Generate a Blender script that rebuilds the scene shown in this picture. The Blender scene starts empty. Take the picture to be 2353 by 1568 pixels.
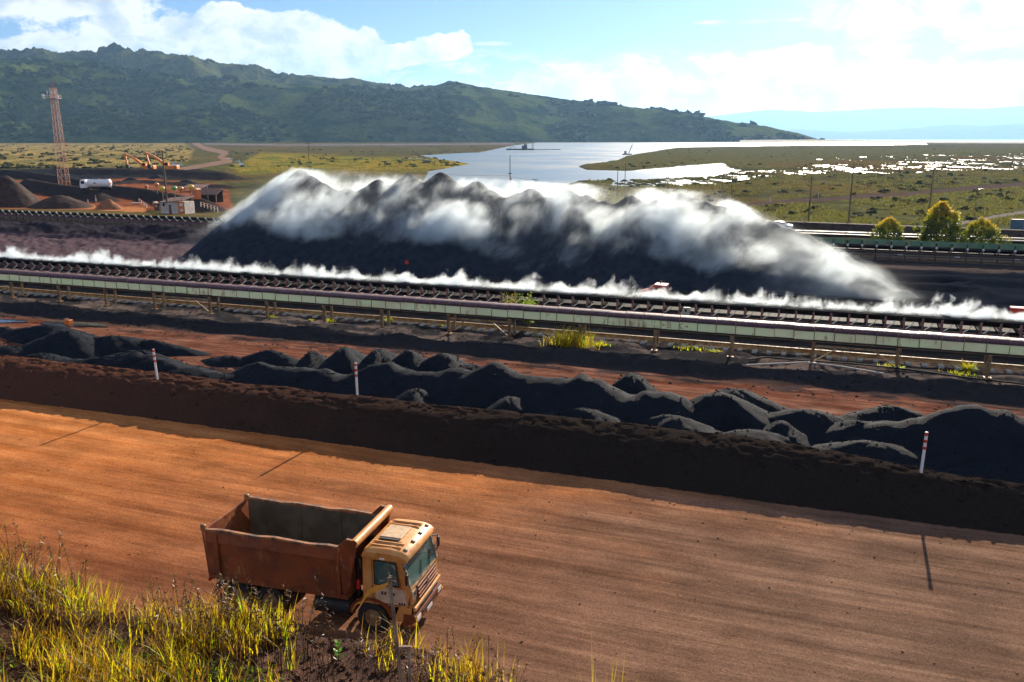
import bpy, bmesh, math, random
import numpy as np
from mathutils import Vector, Matrix

SC = bpy.context.scene
COL = SC.collection
RNG = np.random.default_rng(7)
random.seed(7)
PI = math.pi

# ---------------------------------------------------------------- camera
# layout is noted in photo units 2353 x 1568; px() turns one into a place on the level z
CAM_H = 15.0
F = 30 / 36 * 2353
PITCH = math.atan((784 - 312) / F)

def px(u, v, z=0.0):
    a, b = u - 1176.5, 784 - v
    d = np.array([a, F * math.cos(PITCH) + b * math.sin(PITCH), b * math.cos(PITCH) - F * math.sin(PITCH)])
    return np.array([0, 0, CAM_H]) + d * ((z - CAM_H) / d[2])

def pxd(u, v, y):
    """place seen at u, v at the distance y ahead of the camera"""
    a, b = u - 1176.5, 784 - v
    d = np.array([a, F * math.cos(PITCH) + b * math.sin(PITCH), b * math.cos(PITCH) - F * math.sin(PITCH)])
    return np.array([0, 0, CAM_H]) + d * (y / d[1])

def proj(x, y, z):
    z = z - CAM_H
    f = y * math.cos(PITCH) - z * math.sin(PITCH)
    up = z * math.cos(PITCH) + y * math.sin(PITCH)
    f = np.where(np.abs(f) < 1e-3, 1e-3, f) if isinstance(f, np.ndarray) else f
    return 1176.5 + F * x / f, 784 - F * up / f

AZ = math.radians(-19.6)                 # the roads, belts and heaps all run along this line
CA, SA = math.cos(AZ), math.sin(AZ)
def S(s, t, z=0.0): return np.array([s * CA - t * SA, s * SA + t * CA, z])
def ST(x, y): return x * CA + y * SA, -x * SA + y * CA

cam_d = bpy.data.cameras.new('camera')
cam_d.lens = 30
cam_d.sensor_width = 36
cam_d.clip_end = 90000
cam_d.clip_start = 0.1
cam = bpy.data.objects.new('camera', cam_d)
COL.objects.link(cam)
cam.location = (0, 0, CAM_H)
cam.rotation_euler = (PI / 2 - PITCH, 0, 0)
SC.camera = cam

# ---------------------------------------------------------------- light
SUN_AZ, SUN_EL = math.radians(22), math.radians(21.5)
sun_d = bpy.data.lights.new('sun', 'SUN')
sun_d.energy = 5.0
sun_d.angle = math.radians(0.5)
sun_d.color = (1.0, 0.87, 0.70)
sun = bpy.data.objects.new('sun', sun_d)
COL.objects.link(sun)
to_sun = Vector((math.sin(SUN_AZ) * math.cos(SUN_EL), math.cos(SUN_AZ) * math.cos(SUN_EL), math.sin(SUN_EL)))
sun.rotation_euler = to_sun.to_track_quat('Z', 'Y').to_euler()

SC.view_settings.view_transform = 'Standard'
SC.view_settings.look = 'None'
SC.view_settings.exposure = 1.3
SC.view_settings.gamma = 1.0
SC.render.engine = 'CYCLES'
SC.cycles.use_denoising = True
SC.cycles.max_bounces = 8
SC.cycles.transparent_max_bounces = 24
SC.cycles.volume_bounces = 4
SC.cycles.volume_max_steps = 256
SC.cycles.use_adaptive_sampling = True
SC.cycles.adaptive_threshold = 0.02
SC.cycles.sample_clamp_indirect = 6

# ---------------------------------------------------------------- node helper
class N:
    def __init__(self, tree): self.t = tree
    def new(self, typ, **kw):
        n = self.t.nodes.new(typ)
        for k, v in kw.items():
            if k.startswith('i_'):
                key = k[2:]
                key = int(key) if key.isdigit() else key.replace('_', ' ')
                self.put(n.inputs[key], v)
            else: setattr(n, k, v)
        return n
    def put(self, sock, v):
        if isinstance(v, bpy.types.NodeSocket): self.t.links.new(v, sock)
        elif isinstance(v, (tuple, list)):
            v = tuple(v)
            sock.default_value = v + (1,) if sock.type == 'RGBA' and len(v) == 3 else v
        else: sock.default_value = v
    def m(self, op, a, b=0.0, c=0.0, clamp=False):
        n = self.t.nodes.new('ShaderNodeMath'); n.operation = op; n.use_clamp = clamp
        for i, v in enumerate((a, b, c)):
            if v is not None: self.put(n.inputs[i], v)
        return n.outputs[0]
    def add(self, a, b): return self.m('ADD', a, b)
    def sub(self, a, b): return self.m('SUBTRACT', a, b)
    def mul(self, a, b): return self.m('MULTIPLY', a, b)
    def mn(self, a, b): return self.m('MINIMUM', a, b)
    def mx(self, a, b): return self.m('MAXIMUM', a, b)
    def sm(self, v, lo, hi, a=0.0, b=1.0, kind='SMOOTHSTEP'):
        n = self.t.nodes.new('ShaderNodeMapRange'); n.interpolation_type = kind
        for i, x in enumerate((v, lo, hi, a, b)): self.put(n.inputs[i], x)
        return n.outputs[0]
    def vm(self, op, a, b=None, scale=None):
        n = self.t.nodes.new('ShaderNodeVectorMath'); n.operation = op
        self.put(n.inputs[0], a)
        if b is not None: self.put(n.inputs[1], b)
        if scale is not None: self.put(n.inputs[3], scale)
        return n.outputs['Value'] if op in ('LENGTH', 'DOT_PRODUCT', 'DISTANCE') else n.outputs[0]
    def noise(self, vec, scale, detail=3.0, rough=0.5, dist=0.0, col=False, dim='3D'):
        n = self.t.nodes.new('ShaderNodeTexNoise'); n.noise_dimensions = dim
        self.put(n.inputs['Vector'], vec); n.inputs['Scale'].default_value = scale
        n.inputs['Detail'].default_value = detail; n.inputs['Roughness'].default_value = rough
        n.inputs['Distortion'].default_value = dist
        return n.outputs['Color' if col else 0]
    def mix(self, f, a, b, mode='MIX'):
        n = self.t.nodes.new('ShaderNodeMix'); n.data_type = 'RGBA'; n.blend_type = mode
        self.put(n.inputs[0], f); self.put(n.inputs[6], a); self.put(n.inputs[7], b)
        return n.outputs[2]
    def comb(self, x, y, z):
        n = self.t.nodes.new('ShaderNodeCombineXYZ')
        for i, v in enumerate((x, y, z)): self.put(n.inputs[i], v)
        return n.outputs[0]
    def sep(self, v):
        n = self.t.nodes.new('ShaderNodeSeparateXYZ'); self.put(n.inputs[0], v)
        return n.outputs
    def ramp(self, f, stops):
        n = self.t.nodes.new('ShaderNodeValToRGB'); self.put(n.inputs[0], f)
        e = n.color_ramp.elements
        while len(e) > 1: e.remove(e[-1])
        e[0].position = stops[0][0]; e[0].color = tuple(stops[0][1]) + (1,)
        for p, c in stops[1:]:
            q = e.new(p); q.color = tuple(c) + (1,)
        return n.outputs[0]

# ---------------------------------------------------------------- sky
world = bpy.data.worlds.new('World')
SC.world = world
world.use_nodes = True
wt = world.node_tree
wt.nodes.clear()
w = N(wt)
sky = w.new('ShaderNodeTexSky', sky_type='NISHITA', sun_disc=False)
sky.sun_elevation = SUN_EL
sky.sun_rotation = SUN_AZ
sky.air_density = 1.0
sky.dust_density = 0.3
sky.ozone_density = 2.0
wdir = w.new('ShaderNodeTexCoord').outputs['Generated']
wx, wy, wz = w.sep(wdir)
waz = w.m('ARCTAN2', wx, wy)
wel = w.m('ARCSINE', wz)
wp = w.comb(waz, wel, 0.0)
def azel(u, v):
    d = pxd(u, v, 1.0) - np.array([0, 0, CAM_H])
    return math.atan2(d[0], d[1]), math.asin(d[2] / np.linalg.norm(d))
warp = w.noise(w.vm('MULTIPLY', wp, (1, 1.5, 1)), 9, 6, 0.62, col=True)
warp = w.vm('SCALE', w.vm('SUBTRACT', warp, (.5, .5, .5)), scale=0.055)
wq = w.vm('ADD', wp, warp)
def blob(u, v, du, dv, soft=0.6, vec=None):
    a, e = azel(u, v); k = 1 / F
    if vec is None: soft = max(soft, .7)
    d = w.vm('MULTIPLY', w.vm('SUBTRACT', vec or wq, (a, e, 0)), (1 / (du * k), 1 / (dv * k), 0))
    return w.sm(w.vm('LENGTH', d), 1 + soft, 1 - soft)
def union(lst):
    r = lst[0]
    for x in lst[1:]: r = w.mx(r, x)
    return r
cumulus = union([blob(560, 110, 190, 75, .35), blob(690, 105, 120, 60, .3), blob(430, 90, 130, 60, .5), blob(520, 45, 80, 28, .5), blob(640, 75, 100, 45, .35),
                 blob(838, 125, 34, 45, .5), blob(1010, 118, 75, 33, .4), blob(1045, 105, 40, 28, .35), blob(930, 135, 60, 26, .55),
                 w.mul(blob(110, 5, 280, 60, .8), .74), w.mul(blob(270, 80, 150, 55, .8), .8), w.mul(blob(60, 100, 160, 24, .9), .66), blob(620, 160, 240, 40, .7)])
cauli = w.noise(w.vm('MULTIPLY', wp, (1, 1.35, 1)), 15, 7, .64)
cumulus = w.sm(w.add(cumulus, w.mul(w.sub(cauli, .5), 1.5)), .42, .62)
streak_n = w.noise(w.vm('MULTIPLY', wq, (5, 24, 1)), 3.2, 5, .62)
streak = w.mul(w.sm(streak_n, .42, .62), union([blob(1250, 185, 560, 42, .7), blob(1000, 175, 260, 22, .7)]))
bank_n = w.noise(w.vm('MULTIPLY', wq, (3, 10, 1)), 5, 6, .6)
bank = w.mul(w.sm(w.add(union([blob(1950, 190, 640, 62, .7), blob(2420, 180, 600, 72, .7), blob(1500, 210, 380, 38, .8)]), w.mul(w.sub(bank_n, .5), 1.1)), .30, .60), w.sm(bank_n, .3, .5, .8, 1))
high = w.mul(union([blob(2230, 25, 270, 55, .55), blob(2420, 110, 150, 55, .6)]), w.sm(bank_n, .36, .54, .5, 1))
small = union([blob(1130, 101, 34, 4, .6, wp), blob(1640, 52, 30, 4, .8, wp), blob(1735, 50, 34, 4, .7, wp), blob(1825, 45, 38, 4, .7, wp)])
cloud = w.m('MAXIMUM', union([cumulus, w.mul(streak, .95), bank, high, w.mul(small, .7)]), 0.0, clamp=True)
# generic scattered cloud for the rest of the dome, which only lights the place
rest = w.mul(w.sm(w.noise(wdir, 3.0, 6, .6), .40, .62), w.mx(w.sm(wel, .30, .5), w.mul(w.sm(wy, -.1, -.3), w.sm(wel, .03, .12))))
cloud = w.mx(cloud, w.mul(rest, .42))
# grey undersides and billows inside the cumulus
billow = w.noise(w.vm('MULTIPLY', wq, (1, 1.5, 1)), 22, 4, .55)
tint = w.mix(w.sm(billow, .32, .60), (.62, .72, .84), (1.25, 1.23, 1.19))
tint = w.mix(w.sm(wel, .20, .05, 0, .15), tint, (.72, .80, .88))
near_sun = w.sm(w.vm('DISTANCE', wp, (SUN_AZ, SUN_EL, 0)), .65, .12)
SKY_K, CLOUD_K = 0.05, 0.35
cloud_fill = w.sm(wy, .1, -.3)             # unseen clouds behind the camera, brightened as added fill light
cl = w.vm('SCALE', tint, scale=w.m('MULTIPLY_ADD', near_sun, 0.16, w.m('MULTIPLY_ADD', cloud_fill, .40, CLOUD_K)))
skyc = w.vm('SCALE', sky.outputs[0], scale=SKY_K)
skyc = w.vm('MULTIPLY', skyc, (0.38, 0.53, 0.82))
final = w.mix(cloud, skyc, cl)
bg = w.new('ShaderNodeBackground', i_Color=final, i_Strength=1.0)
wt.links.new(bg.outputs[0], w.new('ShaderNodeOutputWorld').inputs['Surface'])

# ---------------------------------------------------------------- mesh helpers
def rot(ax, ang): return np.array(Matrix.Rotation(ang, 3, ax))
class MB:
    """collects shapes into one mesh"""
    def __init__(self): self.v = []; self.f = []; self.mi = []
    def put(self, vs, fs, mi=0):
        o = len(self.v)
        self.v += [tuple(map(float, p)) for p in vs]
        self.f += [tuple(i + o for i in f) for f in fs]
        self.mi += [mi] * len(fs)
        return self
    def box(self, c, d, r=None, mi=0, bev=0.0):
        x, y, z = d[0] / 2, d[1] / 2, d[2] / 2
        if bev:
            b = min(bev, x * .9, y * .9, z * .9)
            vs = []
            for sx in (-1, 1):
                for sy in (-1, 1):
                    for sz in (-1, 1):
                        vs += [(sx * (x - b), sy * (y - b), sz * z), (sx * (x - b), sy * y, sz * (z - b)), (sx * x, sy * (y - b), sz * (z - b))]
            bm = bmesh.new()
            for p in vs: bm.verts.new(p)
            bmesh.ops.convex_hull(bm, input=bm.verts)
            bm.verts.index_update()
            vs = [p.co[:] for p in bm.verts]; fs = [[q.index for q in f.verts] for f in bm.faces]; bm.free()
        else:
            vs = [(-x, -y, -z), (x, -y, -z), (x, y, -z), (-x, y, -z), (-x, -y, z), (x, -y, z), (x, y, z), (-x, y, z)]
            fs = [(0, 3, 2, 1), (4, 5, 6, 7), (0, 1, 5, 4), (1, 2, 6, 5), (2, 3, 7, 6), (3, 0, 4, 7)]
        vs = np.array(vs)
        if r is not None: vs = vs @ r.T
        return self.put(vs + np.array(c), fs, mi)
    def bar(self, p, q, w, h, mi=0, up=(0, 0, 1)):
        p, q = np.array(p, float), np.array(q, float)
        a = q - p; L = np.linalg.norm(a); a /= L
        u = np.array(up, float)
        if abs(a @ u) > .99: u = np.array([1., 0, 0])
        b = np.cross(u, a); b /= np.linalg.norm(b); c = np.cross(a, b)
        return self.box((p + q) / 2, (L, w, h), np.array([a, b, c]).T, mi)
    def tube(self, pts, r, n=8, mi=0, cap=True):
        pts = [np.array(p, float) for p in pts]
        rs = r if isinstance(r, (list, tuple)) else [r] * len(pts)
        vs = []; fs = []
        for i, p in enumerate(pts):
            a = pts[min(i + 1, len(pts) - 1)] - pts[max(i - 1, 0)]
            a /= np.linalg.norm(a) + 1e-9
            u = np.array([0, 0, 1.]) if abs(a[2]) < .95 else np.array([1., 0, 0])
            b = np.cross(a, u); b /= np.linalg.norm(b); c = np.cross(a, b)
            for k in range(n):
                g = 2 * PI * k / n
                vs.append(p + rs[i] * (math.cos(g) * b + math.sin(g) * c))
        for i in range(len(pts) - 1):
            for k in range(n):
                k2 = (k + 1) % n
                fs.append((i * n + k, i * n + k2, (i + 1) * n + k2, (i + 1) * n + k))
        if cap:
            fs.append(tuple(range(n - 1, -1, -1))); fs.append(tuple(range((len(pts) - 1) * n, len(pts) * n)))
        return self.put(vs, fs, mi)
    def prism(self, poly, lo, hi, axis='y', mi=0):
        """poly in the plane across the axis, pushed from lo to hi"""
        n = len(poly)
        mk = {'y': lambda a, b, c: (a, c, b), 'x': lambda a, b, c: (c, a, b), 'z': lambda a, b, c: (a, b, c)}[axis]
        vs = [mk(a, b, lo) for a, b in poly] + [mk(a, b, hi) for a, b in poly]
        fs = [tuple(range(n)), tuple(range(2 * n - 1, n - 1, -1))] + [(i, i + n, (i + 1) % n + n, (i + 1) % n) for i in range(n)]
        return self.put(vs, fs, mi)
    def quad(self, a, b, c, d, mi=0): return self.put([a, b, c, d], [(0, 1, 2, 3)], mi)
    def slab(self, a, b, c, d, th, mi=0):
        """a plate of real thickness on four corners"""
        a, b, c, d = [np.array(p, float) for p in (a, b, c, d)]
        n = np.cross(b - a, d - a); n = n / np.linalg.norm(n) * th
        return self.put([a, b, c, d, a - n, b - n, c - n, d - n], [(0, 1, 2, 3), (7, 6, 5, 4), (0, 4, 5, 1), (1, 5, 6, 2), (2, 6, 7, 3), (3, 7, 4, 0)], mi)
    def ball(self, c, r, sq=(1, 1, 1), n=2, mi=0, noise=0.0):
        bm = bmesh.new(); bmesh.ops.create_icosphere(bm, subdivisions=n, radius=1)
        bm.verts.index_update()
        vs = np.array([p.co[:] for p in bm.verts]); fs = [[q.index for q in f.verts] for f in bm.faces]; bm.free()
        if noise: vs = vs * (1 + noise * RNG.standard_normal((len(vs), 1)))
        return self.put(vs * r * np.array(sq) + np.array(c), fs, mi)
    def build(self, name, mat, parent=None, smooth=False, fix=True):
        me = bpy.data.meshes.new(name)
        me.from_pydata(self.v, [], self.f)
        for x in (mat if isinstance(mat, (list, tuple)) else [mat]): me.materials.append(x)
        if any(self.mi): me.polygons.foreach_set('material_index', self.mi)
        if fix:
            bm = bmesh.new(); bm.from_mesh(me); bmesh.ops.recalc_face_normals(bm, faces=bm.faces); bm.to_mesh(me); bm.free()
        if smooth:
            me.polygons.foreach_set('use_smooth', [True] * len(me.polygons))
            if smooth != 'all': me.set_sharp_from_angle(angle=math.radians(40))
        me.update()
        o = bpy.data.objects.new(name, me)
        COL.objects.link(o)
        if parent: o.parent = parent
        return o

def mesh_np(name, v, quads, mat, smooth=True, parent=None, tris=None):
    me = bpy.data.meshes.new(name)
    v = np.asarray(v, np.float32); q = np.asarray(quads, np.int32)
    nq, k = q.shape
    me.vertices.add(len(v)); me.vertices.foreach_set('co', v.ravel())
    me.loops.add(nq * k); me.loops.foreach_set('vertex_index', q.ravel())
    me.polygons.add(nq)
    me.polygons.foreach_set('loop_start', np.arange(0, nq * k, k, dtype=np.int32))
    me.polygons.foreach_set('loop_total', np.full(nq, k, np.int32))
    me.polygons.foreach_set('use_smooth', np.full(nq, bool(smooth)))
    me.update(calc_edges=True); me.validate()
    me.materials.append(mat)
    o = bpy.data.objects.new(name, me)
    COL.objects.link(o)
    if parent: o.parent = parent
    return o

def grid_faces(nu, nv):
    i = np.arange(nu * nv).reshape(nu, nv)
    return np.stack([i[:-1, :-1], i[1:, :-1], i[1:, 1:], i[:-1, 1:]], -1).reshape(-1, 4)

def tag(o, label=None, cat=None, group=None, kind=None):
    if label: o['label'] = label
    if cat: o['category'] = cat
    if group: o['group'] = group
    if kind: o['kind'] = kind
    return o
def thing(name, label, cat, loc=(0, 0, 0), rz=0.0, group=None):
    o = bpy.data.objects.new(name, None); COL.objects.link(o)
    o.location = tuple(map(float, loc)); o.rotation_euler = (0, 0, rz)
    o.empty_display_size = .3
    return tag(o, label, cat, group)
def copy_tree(o, parent=None):
    c = o.copy(); COL.objects.link(c)
    if parent: c.parent = parent
    for ch in o.children: copy_tree(ch, c)
    return c

# value noise in numpy for terrain
def _hash(ix, iy, seed):
    h = (ix.astype(np.int64) * 374761393 + iy.astype(np.int64) * 668265263 + seed * 1442695041) & 0xffffffff
    h = ((h ^ (h >> 13)) * 1274126177) & 0xffffffff
    return ((h ^ (h >> 16)) & 0xffff) / 65535.0
def vnoise(x, y, seed=0):
    x = np.asarray(x, float); y = np.asarray(y, float)
    ix, iy = np.floor(x), np.floor(y); fx, fy = x - ix, y - iy
    fx = fx * fx * fx * (fx * (fx * 6 - 15) + 10); fy = fy * fy * fy * (fy * (fy * 6 - 15) + 10)
    a = _hash(ix, iy, seed); b = _hash(ix + 1, iy, seed); c = _hash(ix, iy + 1, seed); d = _hash(ix + 1, iy + 1, seed)
    return (a + (b - a) * fx) * (1 - fy) + (c + (d - c) * fx) * fy
def fbm(x, y, seed=0, octv=4, gain=.5):
    r = 0; amp = 1; tot = 0
    for k in range(octv):
        r = r + amp * vnoise(x * 2 ** k + 17.3 * k, y * 2 ** k - 9.1 * k, seed + k); tot += amp; amp *= gain
    return r / tot
def sstep(x, a, b):
    t = np.clip((x - a) / (b - a), 0, 1); return t * t * (3 - 2 * t)
def pl_dist(x, y, pts):
    """distance to a polyline and the share along it"""
    best = np.full(np.shape(x), 1e9); al = np.zeros(np.shape(x))
    n = len(pts) - 1
    for i in range(n):
        ax, ay = pts[i][0], pts[i][1]; bx, by = pts[i + 1][0], pts[i + 1][1]
        L2 = (bx - ax) ** 2 + (by - ay) ** 2
        k = np.clip(((x - ax) * (bx - ax) + (y - ay) * (by - ay)) / L2, 0, 1)
        d = np.hypot(x - ax - k * (bx - ax), y - ay - k * (by - ay))
        m = d < best; best = np.where(m, d, best); al = np.where(m, (i + k) / n, al)
    return best, al
def inside(x, y, poly):
    r = np.zeros(np.shape(x), bool); n = len(poly)
    for i in range(n):
        x1, y1 = poly[i]; x2, y2 = poly[(i + 1) % n]
        if y1 == y2: continue
        r ^= ((y1 > y) != (y2 > y)) & (x < (x2 - x1) * (y - y1) / (y2 - y1) + x1)
    return r
def sdf(x, y, poly):
    d, _ = pl_dist(x, y, list(poly) + [poly[0]])
    return np.where(inside(x, y, poly), d, -d)

# ---------------------------------------------------------------- materials
def new_mat(name):
    m = bpy.data.materials.new(name); m.use_nodes = True
    m.node_tree.nodes.clear()
    n = N(m.node_tree)
    out = n.new('ShaderNodeOutputMaterial')
    return m, n, out
def bsdf(n, out, col, rough=.6, metal=0.0, bump=None, bstr=.4, bdist=.02, spec=.5, **kw):
    b = n.new('ShaderNodeBsdfPrincipled')
    n.put(b.inputs['Base Color'], col); n.put(b.inputs['Roughness'], rough); n.put(b.inputs['Metallic'], metal)
    n.put(b.inputs['Specular IOR Level'], spec)
    for k, v in kw.items(): n.put(b.inputs[k.replace('_', ' ')], v)
    if bump is not None:
        bp = n.new('ShaderNodeBump'); n.put(bp.inputs['Height'], bump)
        bp.inputs['Strength'].default_value = bstr; bp.inputs['Distance'].default_value = bdist
        n.put(b.inputs['Normal'], bp.outputs[0])
    if out is not None: n.t.links.new(b.outputs[0], out.inputs['Surface'])
    return b
def obj_co(n): return n.new('ShaderNodeTexCoord').outputs['Object']
def wpos(n): return n.new('ShaderNodeNewGeometry').outputs['Position']
def paint(name, a, b, c=None, scale=3.0, rough=.55, metal=0.0, lo=.4, hi=.62, grime=(.09, .05, .03), gr=.5, spec=.5):
    """worn paint: two tones, plus grime patches"""
    m, n, out = new_mat(name)
    p = wpos(n)
    col = n.mix(n.sm(n.noise(p, scale, 5, .65), lo, hi), a, b)
    if c is not None:
        col = n.mix(n.sm(n.noise(n.vm('MULTIPLY', p, (1, 1, .35)), scale * 2.3, 6, .7), .56, .70), col, c)
    col = n.mix(n.mul(n.sm(n.noise(p, scale * .6, 6, .7), .45, .75), gr), col, grime)
    bsdf(n, out, col, n.sm(n.noise(p, scale * 4, 3), .3, .7, rough - .12, rough + .15), metal, n.noise(p, scale * 14, 3), .15, .01, spec)
    return m
def flat(name, a, rough=.6, metal=0.0, var=.25, scale=6.0, spec=.5):
    b = tuple(x * (1 - var) for x in a)
    return paint(name, a, b, None, scale, rough, metal, gr=.15, spec=spec)

# ================================================================ SETTING
def at_t(u, v, t):
    """place seen at u, v on the upright sheet at the site depth t"""
    o = np.array([0, 0, CAM_H]); d = px(u, v, -1e3) - o; d /= np.linalg.norm(d)
    td = -d[0] * SA + d[1] * CA
    p = o + d * (t / td)
    return p, (p[0] * CA + p[1] * SA)

# regions of ground seen in the photo (photo units), used for land height and soil colour
LAKE = [(985, 392), (1080, 376), (960, 357), (1105, 349), (1180, 334), (1235, 327.5), (1640, 325.5), (1880, 325), (2110, 328.5), (2135, 332), (1990, 333.5),
        (1850, 334), (1560, 339), (1500, 348), (1440, 358), (1420, 368), (1345, 377), (1330, 382), (1350, 389), (1450, 391), (1560, 382), (1640, 376), (1700, 392),
        (1640, 405), (1500, 411), (1330, 415), (1250, 440), (960, 440)]
WETS = [[(1440, 392), (1560, 380), (1660, 374), (1730, 398), (1720, 415), (1560, 428), (1400, 425)],
        [(1640, 398), (1900, 377), (2100, 372), (2353, 358), (2400, 358), (2400, 388), (2100, 396), (1950, 396), (1800, 402), (1700, 412)],
        [(1850, 366), (1950, 358), (2353, 350), (2353, 358), (2050, 372)],
        [(880, 362), (1120, 352), (1110, 372), (1000, 372)],
        [(520, 362), (560, 366), (560, 380), (540, 378)]]
FIELD_TAN = [(-200, 330), (420, 330), (445, 345), (430, 372), (300, 388), (-200, 392)]
ORE_BAND = [(-200, 390), (300, 386), (440, 384), (520, 398), (520, 412), (200, 416), (-200, 412)]
YARD_RED = [(-300, 412), (190, 418), (330, 412), (520, 430), (540, 486), (-300, 486)]
SPIT_GOLD = [(600, 352), (860, 362), (1110, 366), (1105, 376), (1000, 392), (700, 396), (560, 400), (520, 385)]
GREEN_TONGUE = [(1330, 380), (1420, 362), (1500, 342), (1900, 338), (2353, 338), (2353, 355), (1800, 374), (1500, 388)]
LOW_FIELD = [(1700, 480), (1900, 466), (2120, 450), (2353, 428), (2600, 410), (2600, 540), (2353, 545), (1700, 522)]
TRACKS = [([(448, 330), (470, 341), (520, 352), (505, 362), (530, 370), (450, 384), (400, 392)], 5.5, (.20, .13, .10)),
          ([(1690, 474), (1800, 464), (1900, 459), (2100, 446), (2230, 434), (2353, 424), (2500, 412)], 5.0, (.085, .06, .055)),
          ([(2180, 520), (2240, 508), (2353, 490), (2450, 478)], 5.0, (.20, .17, .15)),
          ([(470, 331), (640, 334), (900, 333), (1180, 331)], 1.6, (.16, .13, .15))]
RAMP = [([(95, 418), (210, 437), (300, 452), (350, 466), (400, 482)], 9.0), ([(150, 468), (230, 480), (330, 484)], 7.0)]
DARK_BERMS = [([(-60, 398), (60, 408), (160, 424), (260, 446), (340, 456), (400, 470), (470, 484)], 2.6, 4.5), ([(60, 428), (130, 444), (190, 452), (222, 463)], 2.8, 5.0), ([(130, 400), (280, 402), (420, 404), (520, 413)], 2.6, 7.0), ([(240, 424), (330, 420), (430, 426), (520, 432)], .9, 4.0)]

def marsh_geo(x, y):
    u, v = proj(x, y, -2.6)
    wob = (fbm(x / 30, y / 30, 5, 4) - .5) * (2 + 60 * 100 / np.maximum(y, 100) * .15)
    return u, v, wob

def ground_z(x, y):
    s, t = ST(x, y)
    r = np.hypot(x, y)
    z = -2.5 * sstep(t, 124, 165)
    # sunk a little under the two road sheets
    z = z - .06 * sstep(t, 5, 6) * (1 - sstep(t, 34.5, 35.5)) - .06 * sstep(t, 44.4, 45) * (1 - sstep(t, 51.5, 52.3))
    # rough dark verge and windrow in front of the covered conveyor
    n1 = fbm(s / 2.6, t / 1.6, 11, 5, .6)
    z = z + .34 * np.exp(-((t - 55.6 - 1.2 * (fbm(s / 7, 0 * s, 3, 2) - .5)) / 1.25) ** 2) * (.35 + 1.3 * n1)
    z = z + .55 * (n1 - .5) * sstep(t, 52.5, 54) * (1 - sstep(t, 60, 80))
    # broken ore beyond the main belt
    n2 = fbm(s / 4.5, t / 3, 23, 5, .55)
    z = z + (.9 * n2 - .25) * sstep(t, 72, 76) * (1 - sstep(t, 80, 84)) * sstep(n2, .35, .6)
    # ripples to the right of the stockpile
    right = sstep(s, 6, 14) * sstep(t, 78, 84) * (1 - sstep(t, 106, 112))
    rip = np.abs(vnoise(s / 7 + .5 * fbm(s / 9, t / 5, 31, 2), t / 2.4 + 1.2 * fbm(s / 14, t / 8, 37, 2), 41) - .5) * 2
    z = z + right * (.8 * (1 - rip) ** 1.8 - .2)
    # left stockyard floor
    left = sstep(-s, 62, 72) * sstep(t, 76, 79) * (1 - sstep(t, 114, 118))
    z = z + left * (.75 * fbm(s / 1.3, t / .75, 51, 4, .6) - .3) + left * sstep(t, 97, 101) * (1 - sstep(t, 108, 112)) * 2.2 * fbm(s / 6, t / 4, 52, 4) ** 1.5
    # far land
    far = r > 130
    if far.any():
        xf, yf, sf, tf = x[far], y[far], s[far], t[far]
        zf = z[far].copy()
        u, v, wob = marsh_geo(xf, yf)
        deep = sstep(sdf(u, v, LAKE) + wob * .6, -1.0, 1.4)
        zf -= 1.1 * deep
        xr, yr = xf * .93 + yf * .36, yf * .93 - xf * .36
        wn = .45 * fbm(xr / 7, yr / 22, 61, 4, .6) + .55 * fbm(xr / 1.9 , yr / 7, 62, 4, .62)
        for i, W in enumerate(WETS):
            k = sstep(sdf(u, v, W) + wob, -5, 5)
            th = (.44, .455, .51, .50, .40)[i]
            zf -= 1.0 * k * sstep(wn, th - .02, th + .06)
        tuft = fbm(xf / 2.5, yf / 3.5, 71, 3, .6)
        zf += (1 - deep) * sstep(tf, 150, 175) * .55 * (tuft - .5)
        for pts, hgt, wid in DARK_BERMS:
            q = [px(a, b, -2.5)[:2] for a, b in pts]
            d, al = pl_dist(xf, yf, q)
            zf += hgt * np.clip(1.15 - d / wid + .25 * (fbm(xf / 4, yf / 4, 81, 3) - .5), 0, 1) * sstep(al, 0, .04)
        z[far] = zf
    return z

NA, NR = 860, 980
az = np.concatenate([np.linspace(-80, -38, 60, endpoint=False), np.linspace(-38, 38, NA - 120), np.linspace(38, 80, 61)[1:]])
rr = np.concatenate([np.geomspace(11, 130, 340, endpoint=False), np.geomspace(130, 1300, 540, endpoint=False), np.geomspace(1300, 4300, 100)])
A_, R_ = np.meshgrid(np.radians(az), rr, indexing='ij')
gx, gy = (R_ * np.sin(A_)).ravel(), (R_ * np.cos(A_)).ravel()
gz = ground_z(gx, gy)
gz -= sstep(R_.ravel(), 2350, 4300) * 260 * sstep(A_.ravel(), math.radians(10), math.radians(20))       # the plateau ends on the right

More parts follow.
